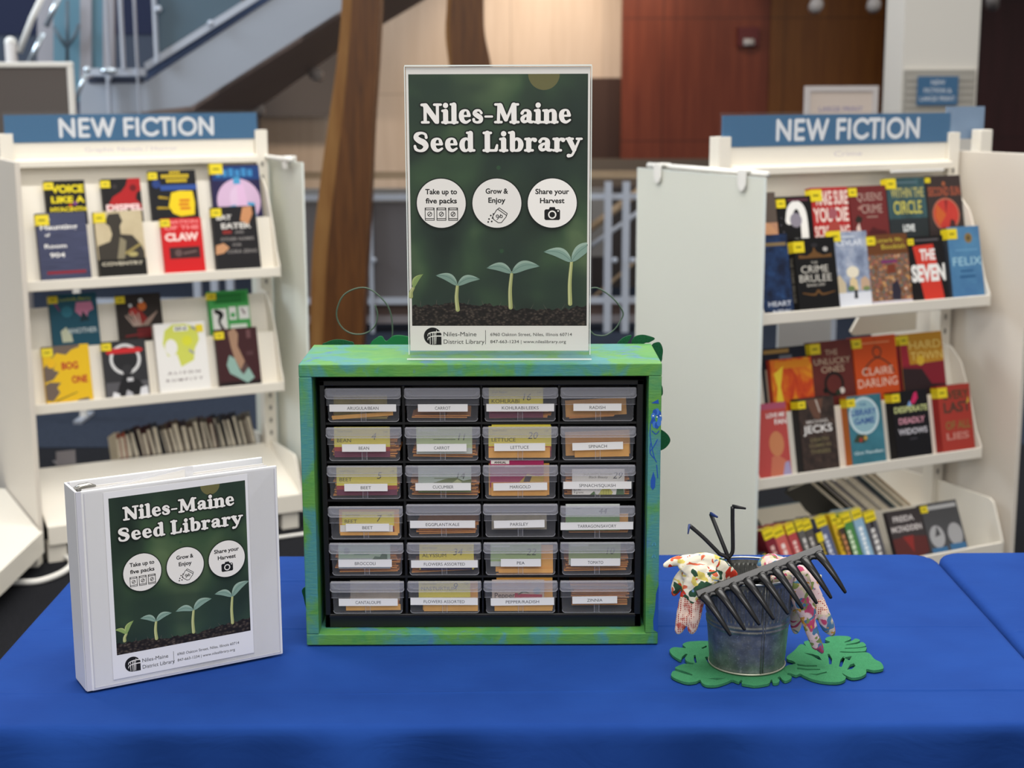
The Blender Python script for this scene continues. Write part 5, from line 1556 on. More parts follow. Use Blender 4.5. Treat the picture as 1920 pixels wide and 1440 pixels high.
upright(3, 3, -.050, .036, -.046, -.003, lambda A, w, h: (A.rect(0, 0, w, h * .56, ink('#7fa368')), A.rect(0, h * .3, w, h * .34, ink('#6d9158')), A.text('Tarragon', w * .2, h * .86, .0032, ink('#8a9096')), A.text('44', w * .68, h * .74, .0095, ink('#5d636c'), slant=.2)), ink('#d7dcd6'), label='white and green seed packet in the Tarragon and Savory drawer, fourth row')
flat_stack(3, 3, 5, -.048, .05, 0, .0026)
upright(3, 3, .036, .05, -.046, -.02, None, None, .012, 0, 'seed_envelope', 'kraft envelope standing at the right of the Tarragon and Savory drawer')
# row 5
upright(4, 0, -.046, .037, -.045, -.0045, lambda A, w, h: (A.rect(0, 0, w, h * .42, ink('#b9c0c2')), A.disc(w * .16, h * .72, w * .06, ink('#8b9c92'), ry=h * .14), A.poly([(w * .64, h * .34), (w * .7, h * .5), (w * .8, h * .48), (w * .84, h * .62), (w * .94, h * .58), (w * .94, h * .4), (w * .98, h * .34)], ink('#5f7560')), A.rect(w * .3, h * .56, w * .6, h * .6, ink('#7f9a84'))), ink('#b3c8b0'), label='grey-green seed packet with a leafy head in the Broccoli drawer, fifth row')
flat_stack(4, 0, 9, -.048, .048, 0, .003)
upright(4, 1, -.040, .047, -.047, -.005, yellow_face('ALYSSUM', '34', True, False), PY, label='yellow seed packet printed ALYSSUM with the number 34, fifth row')
upright(4, 1, -.038, .044, -.047, -.04, None, ink('#3c2f52'), .004, 0, label='dark violet packet strip below the ALYSSUM packet, fifth row')
flat_stack(4, 1, 4, -.05, .045, 0, .0028, -2)
upright(4, 2, -.048, .033, -.042, -.0045, green_face('22'), ink('#a9c084'), label='green seed packet with a grey corner in the Pea drawer, fifth row')
upright(4, 2, -.040, .052, -.052, -.008, None, None, .0085, 0, 'seed_envelope', 'broad kraft envelope behind the green packet in the Pea drawer')
upright(4, 2, -.035, .052, -.0525, -.046, None, None, .004, 0, 'seed_envelope', 'front kraft envelope edge at the foot of the Pea drawer')
upright(4, 3, -.045, .038, -.04, -.0035, green_face('10'), ink('#9fb07c'), label='green seed packet marked 10 in the Tomato drawer, fifth row')
flat_stack(4, 3, 8, -.05, .05, 0, .0028)
# row 6
upright(5, 0, -.03, .05, -.040, -.006, None, grain('packet_grey', '#a19a88', '#b5ae9c', 30), .02, 0, label='pale grey packet far back in the Cantaloupe drawer, bottom row')
upright(5, 0, -.036, .052, -.0515, -.042, None, None, .0055, -.5, 'seed_envelope', 'kraft envelope low at the right of the Cantaloupe drawer, bottom row')
flat_stack(5, 0, 3, -.03, .05, .002, .004)
upright(5, 1, -.042, .041, -.030, -.003, yellow_face('NASTURTIUM', '9', True, False), PY, label='yellow seed packet hanging high in the Flowers Assorted drawer, bottom row')
upright(5, 1, -.036, .053, -.0525, -.005, None, None, .010, 0, 'seed_envelope', 'tall kraft envelope behind the yellow packet in the bottom Flowers drawer')
upright(5, 1, -.034, .053, -.0525, -.042, None, None, .0042, 0, 'seed_envelope', 'low kraft envelope at the front of the bottom Flowers drawer')


def pepper(A, w, h):
    A.text('RADISH', w * .4, h * .84, .006, ink('#d9a98a'), w=w * .66)
    A.text('Pepper', w * .05, h * .42, .0085, ink('#5d4a44'), 'l', bold=.02)
    A.poly([(w * .42, h * .2), (w * .44, h * .5), (w * .6, h * .46), (w * .96, h * .44), (w * .96, h * .2)], ink('#b5324a'))
    A.disc(w * .86, h * .58, w * .07, ink('#a7b0b5'))
    A.stroke([(w * .5, h * .44, .0015), (w * .6, h * .54, .002), (w * .7, h * .5, .001)], ink('#5f6d4a'))


upright(5, 2, -.046, .038, -.045, -.001, pepper, ink('#cbb7a8'), label='pinkish seed packet printed Pepper in the bottom row')
upright(5, 2, -.038, .052, -.0525, .0085, None, None, .009, -.8, 'seed_envelope', 'tall orange kraft envelope sticking out of the Pepper and Radish drawer')
upright(5, 2, -.042, .051, -.0525, -.042, None, None, .0042, 0, 'seed_envelope', 'low kraft envelope at the front of the Pepper and Radish drawer')
flat_stack(5, 3, 12, -.04, .05, .006, .003)
# ------------------------------------------------------------------ the printed poster artwork (used at two sizes)
m = mat('poster_green_blur', '#2c4630', .3, 0, .35)
t = NT(m)
f1 = t.noise(t.coord((9, 1, 7), rot=(0, .5, 0)), 1.0, 2, .4, .6)
f2 = t.noise(t.coord((6, 1, 10), rot=(0, -.6, 0), loc=(4, 0, 2)), 1.1, 2, .4, .4)
c_ = t.ramp(f1, [(.30, '#232f29'), (.45, '#314135'), (.58, '#40573f'), (.72, '#5c7150')])
c_ = t.mix(t.ramp(f2, [(.42, (0, 0, 0, 1)), (.62, (.75, .75, .75, 1))]), c_, '#2b3a33')
t.color(c_)
BLURG = m
m = mat('poster_soil', '#241f1c', .5, 0, .3)
t = NT(m)
v = t.n('ShaderNodeTexVoronoi')
v.inputs['Scale'].default_value = 190
cv = t.coord((1, 1, 1.5))
f0 = t.noise(cv, 60, 4)
t.l(cv, v.inputs['Vector'])
c_ = t.ramp(v.outputs['Distance'], [(.1, '#5a5047'), (.45, '#322b27'), (.7, '#1c1817')])
c_ = t.mix(t.ramp(f0, [(.4, (0, 0, 0, 1)), (.7, (.7, .7, .7, 1))]), c_, '#1c1817')
t.color(c_)
SOIL = m
PAPER = mat('poster_paper', '#ece9e4', .35, 0, .4)
DARK = ink('#1d2420')
LEAF_L, LEAF_M, LEAF_D, STEM_, STEM_L = ink('#9db5a6'), ink('#84a093'), ink('#66857a'), ink('#a7ad72'), ink('#c3c692')
LEAFY, LEAFY2 = ink('#a9b878'), ink('#8ba463')
TW = ink('#f1eeea')
BK = ink('#1b1b1c')


def poster_art(A, W, H, lay):
    """photo area W x H with origin at its lower left"""
    A.rect(0, 0, W, H, BLURG)
    # soft out-of-focus discs
    for (x, y, r, c) in lay['bokeh']:
        A.poly([(min(W, max(0, x * W + r * W * math.cos(i * math.pi / 20))), min(H, y * H + r * W * math.sin(i * math.pi / 20))) for i in range(40)], c)
    # soil with a crumbly top
    pts = []
    n = 90
    for i in range(n + 1):
        x = i / n
        y = lay['soil'](x) + .012 * mnoise.noise((x * 26, .3, 0)) + .007 * mnoise.noise((x * 75, 2.3, 0))
        pts.append((x * W, y * H))
    A.poly([(0, 0)] + [(W, 0)] + pts[::-1], SOIL)
    for i in range(10):
        x = .05 + .09 * i
        y = lay['soil'](x)
        A.stroke([(x * W, y * H, W * .002), ((x + .02 * math.sin(i * 3)) * W, (y + .02) * H, W * .001)], ink('#6e655c'), curve=False)
    # seedlings: base, junction, left leaf tip, right leaf tip
    for (b_, j, l, r, kind) in lay['plants']:
        P = lambda p: (p[0] * W, p[1] * H)
        mid = ((b_[0] + j[0]) / 2 - .006, (b_[1] + j[1]) / 2)
        k = W * .021
        A.stroke([(*P(b_), k * 1.15), (*P(mid), k), (*P(j), k * .8)], STEM_)
        A.stroke([(P(b_)[0] - k * .2, P(b_)[1], k * .4), (P(mid)[0] - k * .2, P(mid)[1], k * .4), (P(j)[0] - k * .1, P(j)[1], k * .3)], STEM_L)
        for tip, sg in ((l, -1), (r, 1)):
            if tip is None:
                continue
            (x0, y0), (x1, y1) = P(j), P(tip)
            dx, dy = x1 - x0, y1 - y0
            L = math.hypot(dx, dy)
            nx, ny = -dy / L * sg * -1, dx / L * sg * -1
            if ny < 0:
                nx, ny = -nx, -ny
            up_, dn_ = [], []
            wd = L * lay.get('leafw', .2)
            for i in range(13):
                s_ = i / 12
                prof = math.sin(math.pi * s_ ** .8) ** .8
                bow = math.sin(math.pi * s_) * L * .13
                up_.append((x0 + dx * s_ + nx * (bow + prof * wd), y0 + dy * s_ + ny * (bow + prof * wd)))
                dn_.append((x0 + dx * s_ + nx * (bow - prof * wd * .75), y0 + dy * s_ + ny * (bow - prof * wd * .75)))
            clampx = lambda p: (min(W, max(0, p[0])), p[1])
            cs = (LEAF_L, LEAF_M, LEAF_D) if kind == 0 else (LEAFY, LEAFY2, LEAFY2)
            A.poly([clampx(p) for p in up_ + dn_[::-1][1:-1]], cs[1])
            midl = [((a[0] + b[0]) / 2, (a[1] + b[1]) / 2) for a, b in zip(up_, dn_)]
            A.poly([clampx(p) for p in up_[1:-1] + [(m_[0] * .5 + u_[0] * .5, m_[1] * .5 + u_[1] * .5) for m_, u_ in zip(midl, up_)][::-1][2:-2]], cs[0])
            A.stroke([(*clampx(p), W * .003) for p in midl[::3]], cs[2])
    # title
    for txt, x0, x1, y0, y1 in lay['title']:
        for fat, mm in ((W * .0082, DARK), (W * .0007, TW)):
            glyphs(A, txt, x0 * W, y0 * H, (y1 - y0) * H, mm, (x1 - x0) * W, SERIF, fat=fat)
    # roundels
    r = lay['r'] * W
    for (cx, cy), lines, icon in zip(lay['circles'], (('Take up to', 'five packs'), ('Grow &', 'Enjoy'), ('Share your', 'Harvest')), (0, 1, 2)):
        X, Y_ = cx * W, cy * H
        A.disc(X, Y_, r * 1.045, DARK, n=56)
        A.disc(X, Y_, r, PAPER, n=56)
        dy = .03 if icon != 1 else .05
        for k, s in enumerate(lines):
            wd = {'Take up to': 1.30, 'five packs': 1.28, 'Grow &': .92, 'Enjoy': .70, 'Share your': 1.38, 'Harvest': 1.0}[s]
            A.text(s, X, Y_ + r * (.45 + dy - .37 * k), r * .215, BK, w=wd * r, bold=.028)
        if icon == 0:
            for q in (-.48, 0, .48):
                x, y = X + q * r, Y_ - r * .44
                w2, h2 = r * .185, r * .25
                lw = r * .028
                for p in ([(-w2, -h2), (w2, -h2)], [(w2, -h2), (w2, h2)], [(w2, h2), (-w2, h2)], [(-w2, h2), (-w2, -h2)], [(-w2, h2 * .72), (w2, h2 * .72)], [(-w2, -h2 * .72), (w2, -h2 * .72)], [(-w2, h2 * .72), (-w2 * .8, h2)], [(w2, h2 * .72), (w2 * .8, h2)]):
                    A.stroke([(x + a, y + b, lw) for a, b in p], BK, curve=False)
                A.ring(x, y, r * .072, r * .098, BK, 20)
                A.stroke([(x - r * .05, y - r * .05, lw), (x + r * .05, y + r * .05, lw)], BK, curve=False)
        elif icon == 1:
            x, y = X + r * .12, Y_ - r * .5
            a = -.62
            Rr = lambda p: (x + r * (p[0] * math.cos(a) - p[1] * math.sin(a)), y + r * (p[0] * math.sin(a) + p[1] * math.cos(a)))
            lw = r * .03
            q = [(-.2, .24), (.2, .24), (.24, .1), (.22, -.2), (.12, -.28), (-.12, -.28), (-.22, -.2), (-.24, .1)]
            for i in range(len(q)):
                A.stroke([(*Rr(q[i]), lw), (*Rr(q[(i + 1) % len(q)]), lw)], BK, curve=False)
            A.stroke([(*Rr((-.22, .16)), lw), (*Rr((.22, .16)), lw)], BK, curve=False)
            A.stroke([(*Rr((.0, -.2)), lw), (*Rr((.02, -.05)), lw), (*Rr((.0, .06)), lw)], BK)
            for e in ((.07, .0), (-.07, -.08)):
                c2 = Rr(e)
                A.ring(c2[0], c2[1], r * .035, r * .065, BK, 14)
            for e in ((-.16, -.30), (-.28, -.36), (-.20, -.46), (-.36, -.5), (-.24, -.6), (-.40, -.62)):
                A.disc(X + e[0] * r * .9, Y_ + (e[1] - .14) * r, r * .035, BK, n=10)
        else:
            x, y = X, Y_ - r * .42
            pts = [(-.32, -.22), (-.32, .12), (-.27, .17), (-.14, .17), (-.10, .26), (.10, .26), (.14, .17), (.27, .17), (.32, .12), (.32, -.22), (.27, -.27), (-.27, -.27)]
            A.poly([(x + a * r, y + b * r) for a, b in pts], BK)
            A.disc(x, y - .05 * r, r * .17, PAPER, n=26)
            A.disc(x, y - .05 * r, r * .115, BK, n=26)
            A.disc(x + .24 * r, y + .1 * r, r * .035, PAPER, n=10)


def footer_art(A, x0, y0, w, h):
    """emblem, name and address in a strip with lower left (x0, y0)"""
    r = h * .46
    cx, cy = x0 + r, y0 + h * .5
    G = ink('#3c3d3c')
    arc = [(cx + r * math.cos(a), cy + r * math.sin(a)) for a in [math.radians(d) for d in range(20, 271, 10)]]
    A.poly(arc + [(cx + r, cy - r)] + [(cx + r, cy + r * .3)], BK)
    for k, yy in enumerate((.28, -.18)):
        A.stroke([(cx - r * .55, cy + r * (yy - .25), r * .07), (cx - r * .45, cy + r * (yy + .02), r * .09), (cx + r * .1, cy + r * (yy + .18), r * .12), (cx + r * .98, cy + r * (yy + .2), r * .14)], PAPER)
        for q in (-.3, .0, .2, .38):
            A.stroke([(cx + q * r, cy + r * (yy + .08), r * .09), (cx + q * r * .9, cy + r * (yy - .22 if k == 0 else -.95 + abs(q) * .2), r * .06)], PAPER, curve=False)
    A.stroke([(cx + r * .45, cy + r * .5, r * .05), (cx + r * .45, cy + r * .7, r * .05)], PAPER, curve=False)
    tx = x0 + 2.25 * r
    A.text('Niles-Maine', tx, y0 + h * .62, h * .235, G, 'l', w=w * .222)
    A.text('District Library', tx, y0 + h * .22, h * .235, G, 'l', w=w * .276)
    xb = x0 + w * .416
    A.rect(xb, y0 + h * .08, xb + w * .003, y0 + h * .82, G)
    A.text('6960 Oakton Street, Niles, Illinois 60714', xb + w * .034, y0 + h * .60, h * .17, G, 'l', w=w * .55)
    A.text('847-663-1234 | www.nileslibrary.org', xb + w * .034, y0 + h * .22, h * .17, G, 'l', w=w * .51)


TAN = mat('poster_bokeh_tan', '#6d6a45', .35, 0, .3)
TAN2 = mat('poster_bokeh_soft', '#37543c', .35, 0, .3)
LAY_SIGN = dict(
    bokeh=[(.755, 1.0, .088, TAN), (.5, .635, .012, TAN2), (.515, .303, .012, TAN2)],
    soil=lambda x: .078 + .012 * math.sin(x * 6) + .02 * max(0, x - .75) * 4 * .4,
    plants=[((-.005, .12), (.01, .155), None, (.065, .21), 1), ((.262, .066), (.262, .165), (.14, .205), (.39, .19), 0), ((.565, .075), (.572, .215), (.43, .235), (.73, .242), 0), ((.905, .09), (.912, .26), (.755, .300), (1.07, .33), 0)],
    title=[('Niles-Maine', .068, .912, .809, .887), ('Seed Library', .022, .968, .699, .776)],
    circles=[(.176, .495), (.490, .495), (.802, .495)], r=.138)
LAY_BINDER = dict(
    bokeh=[(.735, 1.0, .072, TAN), (.5, .66, .01, TAN2)],
    soil=lambda x: .06 + .012 * math.sin(x * 7 + 1) + .03 * max(0, x - .5),
    plants=[((.06, .085), (.075, .128), (-.005, .165), (.13, .205), 1), ((.29, .062), (.293, .175), (.18, .21), (.41, .212), 0), ((.565, .06), (.572, .205), (.44, .215), (.71, .26), 0), ((.862, .075), (.868, .25), (.735, .285), (1.0, .335), 0)],
    title=[('Niles-Maine', .095, .915, .850, .935), ('Seed Library', .05, .968, .722, .806)],
    circles=[(.21, .508), (.523, .506), (.835, .508)], r=.137)

# ------------------------------------------------------------------ acrylic stand with its poster, on the box
sx, sy, sz = -.0195, .046, 1.2175
SW, SHt = .284, .449
ACR = bpy.data.materials.new('clear_acrylic_sheet')
ACR.use_nodes = True
n_ = ACR.node_tree
p_ = n_.nodes['Principled BSDF']
p_.inputs['Base Color'].default_value = (.02, .02, .02, 1)
p_.inputs['Roughness'].default_value = .05
t1, mx = n_.nodes.new('ShaderNodeBsdfTransparent'), n_.nodes.new('ShaderNodeMixShader')
mx.inputs[0].default_value = .05
n_.links.new(t1.outputs[0], mx.inputs[1])
n_.links.new(p_.outputs[0], mx.inputs[2])
n_.links.new(mx.outputs[0], n_.nodes['Material Output'].inputs[0])
ACE = mat('acrylic_edge', '#dfe6e2', .15, 0, .6)
hold = thing('sign_holder', 'upright clear acrylic sign holder standing on the green box', 'sign holder', T(sx, sy, sz) @ RZ(math.radians(-1.2)))
MB().box(-SW / 2, SW / 2, -.003, -.001, .006, SHt, ACR).build('front_sheet', hold)
MB().box(-SW / 2, SW / 2, .0012, .0032, .004, SHt + .002, ACR).build('back_sheet', hold)
MB().box(-SW / 2, SW / 2, -.003, .0032, SHt, SHt + .0022, ACE).box(-SW / 2 - .0006, -SW / 2 + .0008, -.003, .0032, .006, SHt, ACE).box(SW / 2 - .0008, SW / 2 + .0006, -.003, .0032, .006, SHt, ACE).build('edge_strip', hold)
MB().box(-SW / 2 - .002, SW / 2 + .002, -.016, .075, 0, .0022, ACR).box(-SW / 2 - .002, SW / 2 + .002, -.0175, -.016, 0, .0026, ACE).build('base_plate', hold)
pm = MB().box(-.1400, .1400, -.0006, .0006, .012, .448, PAPER)
A = Art(pm, frame((-.1365, -.0006, .0515), (1, 0, 0), (0, 0, 1), (0, -1, 0)), step=1.2e-5, start=3e-5)
poster_art(A, .273, .386, LAY_SIGN)
A = Art(pm, frame((-.1365, -.0006, .016), (1, 0, 0), (0, 0, 1), (0, -1, 0)), step=1.2e-5, start=3e-5)
footer_art(A, .018, .004, .232, .030)
po = pm.build('poster', M=hold.matrix_world.copy())
tag(po, 'tall seed library poster slid into the clear stand on the green box', 'poster')

# ------------------------------------------------------------------ white ring binder
BW = mat('binder_vinyl', '#e7e7e9', .4, 0, .4)
t = NT(BW)
t.bump(t.noise(t.coord(), 420, 2), .06, .001)
BSH = mat('binder_seam', '#c9c9d2', .5)
p0, p1 = Vector((-.6262, -.193, 0)), Vector((-.3613, -.0402, 0))
u_ = (p1 - p0).normalized()
bw = (p1 - p0).length
v_ = Vector((-u_.y, u_.x, 0))      # into depth
bd_, bh = .068, .305
bm_ = frame((p0.x, p0.y, .7615), u_, v_, (0, 0, 1))
bn = thing('ring_binder', 'white ring binder with a printed cover sheet, standing left of the green box', 'binder', bm_)
MB().box(.006, bw, 0, .004, 0, bh, BW).build('front_cover', bn, bevel=.0018, seg=3)
MB().box(.006, bw + .001, bd_ - .004, bd_, 0, bh, BW).build('back_cover', bn, bevel=.0018, seg=3)
MB().box(-.002, .002, .004, bd_ - .004, 0, bh, BW).build('spine', bn, bevel=.0015, seg=3)
s = MB()
for y in (.002, bd_ - .002):
    s.box(-.001, .007, y - .0012, y + .0012, .001, bh - .001, BSH)
s.build('hinge', bn)
s = MB().box(.0095, bw - .004, -.0004, 0, .004, bh - .004, ACR)
s.box(.0095, bw - .004, -.0008, -.0004, .004, .0052, BSH).box(.0095, .0107, -.0008, -.0004, .004, bh - .004, BSH).box(bw - .0052, bw - .004, -.0008, -.0004, .004, bh - .004, BSH)
s.build('clear_sleeve', bn)
cs = MB().box(.038, .2575, -.0009, -.0005, .012, .2985, mat('sheet_paper', '#e6e6ea', .4))
A = Art(cs, frame((.0450, -.0009, .049), (1, 0, 0), (0, 0, 1), (0, -1, 0)), step=1.0e-5, start=2e-5)
poster_art(A, .2085, .240, LAY_BINDER)
A = Art(cs, frame((.0450, -.0009, .016), (1, 0, 0), (0, 0, 1), (0, -1, 0)), step=1.0e-5, start=2e-5)
footer_art(A, .011, .002, .178, .0255)
cs.build('cover_sheet', bn)
RING = mat('ring_steel', '#b9b7b0', .25, .9, .5)
s = MB().box(.004, .03, .026, .042, .012, bh - .006, RING)
for z in (.04, bh / 2, bh - .03):
    s.tube([(.02 + .024 * (1 - math.cos(a)), .034 + .022 * math.sin(a), z) for a in [math.pi * 2 * i / 16 for i in range(17)]], .0015, RING, 6)
s.build('ring_mechanism', bn)
MB().tube([(.006, .034, bh - .004), (.014, .034, bh - .0005), (.026, .034, bh + .0005), (.036, .035, bh - .003)], [.0045, .005, .005, .003], RING, 8, flat=(.5, 1.4)).build('ring_lever', bn)
s = MB()
SLV = mat('sheet_protector', '#e9e9ec', .2, 0, .5, Alpha=.55)
for i in range(8):
    y = .008 + .0045 * i
    s.box(.014, bw - .008, y, y + .0006, .006, bh - .003 - .001 * (i % 3), SLV if i % 2 else PAPER)
s.build('pages', bn)
s = MB()
s.prism([(.05, .014, bh - .05), (.178, .014, bh - .04), (.178, .014, bh + .0125), (.17, .014, bh + .0135), (.03, .014, bh - .004)], (0, .0008, 0), SLV)
s.prism([(.06, .0132, bh - .05), (.165, .0132, bh - .04), (.165, .0132, bh + .009), (.05, .0132, bh - .004)], (0, .0005, 0), PAPER)
s.build('loose_page', bn)

# ------------------------------------------------------------------ galvanised bucket
m = mat('galvanised', '#8f9499', .45, .72, .5)
t = NT(m)
v = t.n('ShaderNodeTexVoronoi')
v.inputs['Scale'].default_value = 120
cv = t.coord()
t.l(cv, v.inputs['Vector'])
f = t.noise(cv, 60, 4)
f5 = t.noise(cv, 320, 2)
c_ = t.ramp(f, [(.3, '#6f716f'), (.55, '#868884'), (.75, '#a3a49e')])
c_ = t.mix(t.ramp(f5, [(.6, (0, 0, 0, 1)), (.72, (.5, .5, .5, 1))]), c_, '#c3c4c0')
t.color(c_)
t.l(t.ramp(v.outputs['Color'], [(0, (.3, .3, .3, 1)), (1, (.5, .5, .5, 1))]), t.b.inputs['Roughness'])
GALV = m
BX, BY = .3600, -.0890
bk = thing('bucket', 'galvanised metal bucket with ribbed top holding gloves and hand tools', 'bucket', T(BX, BY, .7645))
r0, r1, hb = .0570, .0685, .1465


def ribs(r, z, tt):
    if .083 < z < .136:
        return r + .0011 * math.sin(tt * 60)
    return r


prof = [(.001, .004), (r0 - .002, .004), (r0, .0), (r0 + .0012, .003)]
zz = .006
while zz < hb - .002:
    rr = r0 + (r1 - r0) * zz / hb
    for zc in (.068, .0745):
        rr += .0014 * math.exp(-((zz - zc) / .0016) ** 2)
    prof.append((rr, zz))
    zz += .0016 if .062 < zz < .084 or zz > .13 else .004
MB().lathe(prof, 360, GALV, rmod=ribs).build('wall', bk)
inner = [(r - .0012, z) for r, z in prof[4:]]
MB().lathe(inner[::-1] + [(.001, .0065)], 360, GALV, rmod=ribs).build('inner_wall', bk)
MB().tube([((r1 + .0004) * math.cos(a), (r1 + .0004) * math.sin(a), hb) for a in [2 * math.pi * i / 72 for i in range(73)]], .0019, mat('rim_zinc', '#a7abad', .35, .85), 8, caps=False).build('rim', bk)
MB().tube([((r0 + .0008) * math.cos(a), (r0 + .0008) * math.sin(a), .0018) for a in [2 * math.pi * i / 72 for i in range(73)]], .0016, mat('foot_zinc', '#b5b4a4', .4, .7), 8, caps=False).build('base_rim', bk)
a_ = math.radians(-78)
s = MB()
s.tube([((r0 + (r1 - r0) * z / hb + .0008) * math.cos(a_), (r0 + (r1 - r0) * z / hb + .0008) * math.sin(a_), z) for z in (.003, .04, .08, .12, hb - .001)], .0011, GALV, 6)
s.tube([((r0 + (r1 - r0) * z / hb + .0008) * math.cos(a_ + .06), (r0 + (r1 - r0) * z / hb + .0008) * math.sin(a_ + .06), z) for z in (.003, .04, .08, .12, hb - .001)], .0008, GALV, 6)
s.build('seam', bk)

# ------------------------------------------------------------------ three-pronged cultivator
PB = mat('powder_black', '#1b1c1f', .42, 0, .45)
BLUETIP = mat('blue_enamel', '#20356f', .4, 0, .5)
Yc = -.062
cu = thing('hand_cultivator', 'black three-pronged hand cultivator standing in the bucket', 'cultivator', T(0, 0, 0))
J = at(1365, 1044, Yc)
foot = Vector((BX + .012, BY + .002, .790))
tipM = at(1333, 964, Yc - .004)
MB().tube([foot, J, tipM], .0031, PB, 10).build('shaft', cu)
hook = lambda x, y, dx, dy: [at(x, y, Yc - .004), at(x + dx * .3, y + dy * .25, Yc - .011), at(x + dx, y + dy, Yc - .022)]
MB().tube(hook(1332.5, 963.5, 13, 6), [.0032, .003, .0016], BLUETIP, 8, flat=(1, .6)).build('tip', cu)
for path, hk in (([(1366, 1047), (1358, 1042), (1349, 1038), (1342, 1031), (1318, 1007), (1292.5, 985)], (1292.5, 985, -2.5, 16)), ([(1367, 1044), (1372, 1038), (1374, 1030), (1374, 1010), (1373.5, 980), (1373.5, 950)], (1373.5, 949.5, 25, 4))):
    MB().tube(smooth_line([tuple(at(x, y, Yc - .002)) for x, y in path], 5), .0031, PB, 10).build('prong', cu)
    x, y, dx, dy = hk
    MB().tube([at(x, y, Yc - .002), at(x + dx * .35, y + dy * .3, Yc - .007), at(x + dx, y + dy, Yc - .014)], [.0033, .003, .0015], BLUETIP if dx < 0 else PB, 8, flat=(1, .6)).build('tip', cu)
MB().tube([foot, foot + (foot - J).normalized() * .012], .009, mat('tool_grip', '#2a2c30', .6), 12).build('handle', cu)

# ------------------------------------------------------------------ bow rake head
RK = mat('rake_plastic', '#121214', .26, 0, .5)
ra = thing('hand_rake', 'black nine-tined rake head lying slanted across the bucket mouth', 'rake')
qL, qR = at(1311, 1119, -.158), at(1541, 1034, -.140)
X_ = (qR - qL).normalized()
L_ = (qR - qL).length
# tines run down and toward the viewer
d_ = at(1371.5, 1195, -.190) - at(1326, 1128, -.160)
Y_ = (d_ - X_ * d_.dot(X_) * .0).normalized()
N_ = X_.cross(Y_).normalized()
if N_.y > 0:
    N_ = -N_
up_ = (Vector((0, 0, 1)) - X_ * X_.z).normalized()
bar = MB()
back = N_ * -.010
a0, a1 = qL + N_ * .003 - X_ * .002, qR + N_ * .003 + X_ * .002
# bar: a sloped strip with a thick lower edge
bt = up_ * .0125 + N_ * -.009
bar.prism([a0, a0 + bt, a0 + bt + back * .5, a0 + back * .9 - up_ * .004, a0 - up_ * .003], a1 - a0, RK)
bar.build('head_bar', ra, bevel=.0012)
for i in range(9):
    s_ = .035 + .93 * i / 8
    root = qL + X_ * (L_ * s_) - up_ * .0005
    ln = .0705
    prof_ = [(-.015, .0080, -.001), (.05, .0080, .001), (.13, .0068, .0035), (.3, .0057, .0055), (.55, .0046, .005), (.8, .0036, .002), (.97, .0027, -.002), (1.0, .0018, -.0026)]
    pts_ = [root + Y_ * (ln * a) + N_ * o for a, _, o in prof_]
    MB().tube(pts_, [w for _, w, _ in prof_], RK, 10, flat=(.62, 1.0), ref=N_).build('tine', ra)
    if i < 8:
        # web arching between neighbouring roots
        c0 = root + X_ * (L_ * .93 / 16)
        arc = [c0 + X_ * (L_ * .93 / 16 * .82 * math.cos(a)) + Y_ * (.016 - .0135 * math.sin(a)) for a in [math.pi * k / 8 for k in range(9)]]
        MB().tube(arc, [.0018, .0024, .003, .0036, .004, .0036, .003, .0024, .0018], RK, 8).build('web', ra)
sk = qL + X_ * (L_ * .52) + N_ * -.006
MB().tube([sk, sk + Vector((-.01, .03, -.02)), Vector((BX - .005, BY + .02, .80))], [.008, .009, .009], RK, 14).build('handle_socket', ra)
# ------------------------------------------------------------------ felt monstera mats under the bucket
m = mat('felt_green', '#2f8f52', .95, 0, .1)
t = NT(m)
f = t.noise(t.coord(), 700, 3)
f2 = t.noise(t.coord(), 90, 3)
t.color(t.mix(.5, t.ramp(f, [(.3, '#2f6b47'), (.7, '#458c62')]), t.ramp(f2, [(.3, '#377a54'), (.7, '#3f875c')])))
t.bump(f, .5, .001)
FELT = m


def felt(name, outer, holes, z, th, label, sub=3):
    """flat cut-out on the table top; outline given in the 3.79x close-up's pixels"""
    P = lambda q: (lambda v_: (v_.x, v_.y))(atz(1220 + q[0] / 3.79, 920 + q[1] / 3.79, z))
    loops = [smooth_line([P(q) for q in outer], sub, closed=True)] + [[P((q[0], sum(p[1] for p in h) / len(h) + 1.45 * (q[1] - sum(p[1] for p in h) / len(h)))) for q in h] for h in holes]
    L3 = [[Vector((x, y, 0)) for x, y in lp] for lp in loops]
    flat = [p for lp in L3 for p in lp]
    n = len(flat)
    v = [(p.x, p.y, -th / 2) for p in flat] + [(p.x, p.y, th / 2) for p in flat]
    fs = []
    for t_ in tessellate_polygon(L3):
        a, b, c = (flat[i] for i in t_)
        if (b - a).cross(c - a).z < 0:
            t_ = t_[::-1]
        fs += [tuple(i + n for i in t_), tuple(t_[::-1])]
    k = 0
    for lp in L3:
        m_ = len(lp)
        fs += [(k + i, k + (i + 1) % m_, k + (i + 1) % m_ + n, k + i + n) for i in range(m_)]
        k += m_
    o = MB().add(v, fs, FELT).build(name, M=T(0, 0, z - th / 2))
    tag(o, label, 'leaf mat', 'felt leaf mats under the bucket')
    return o


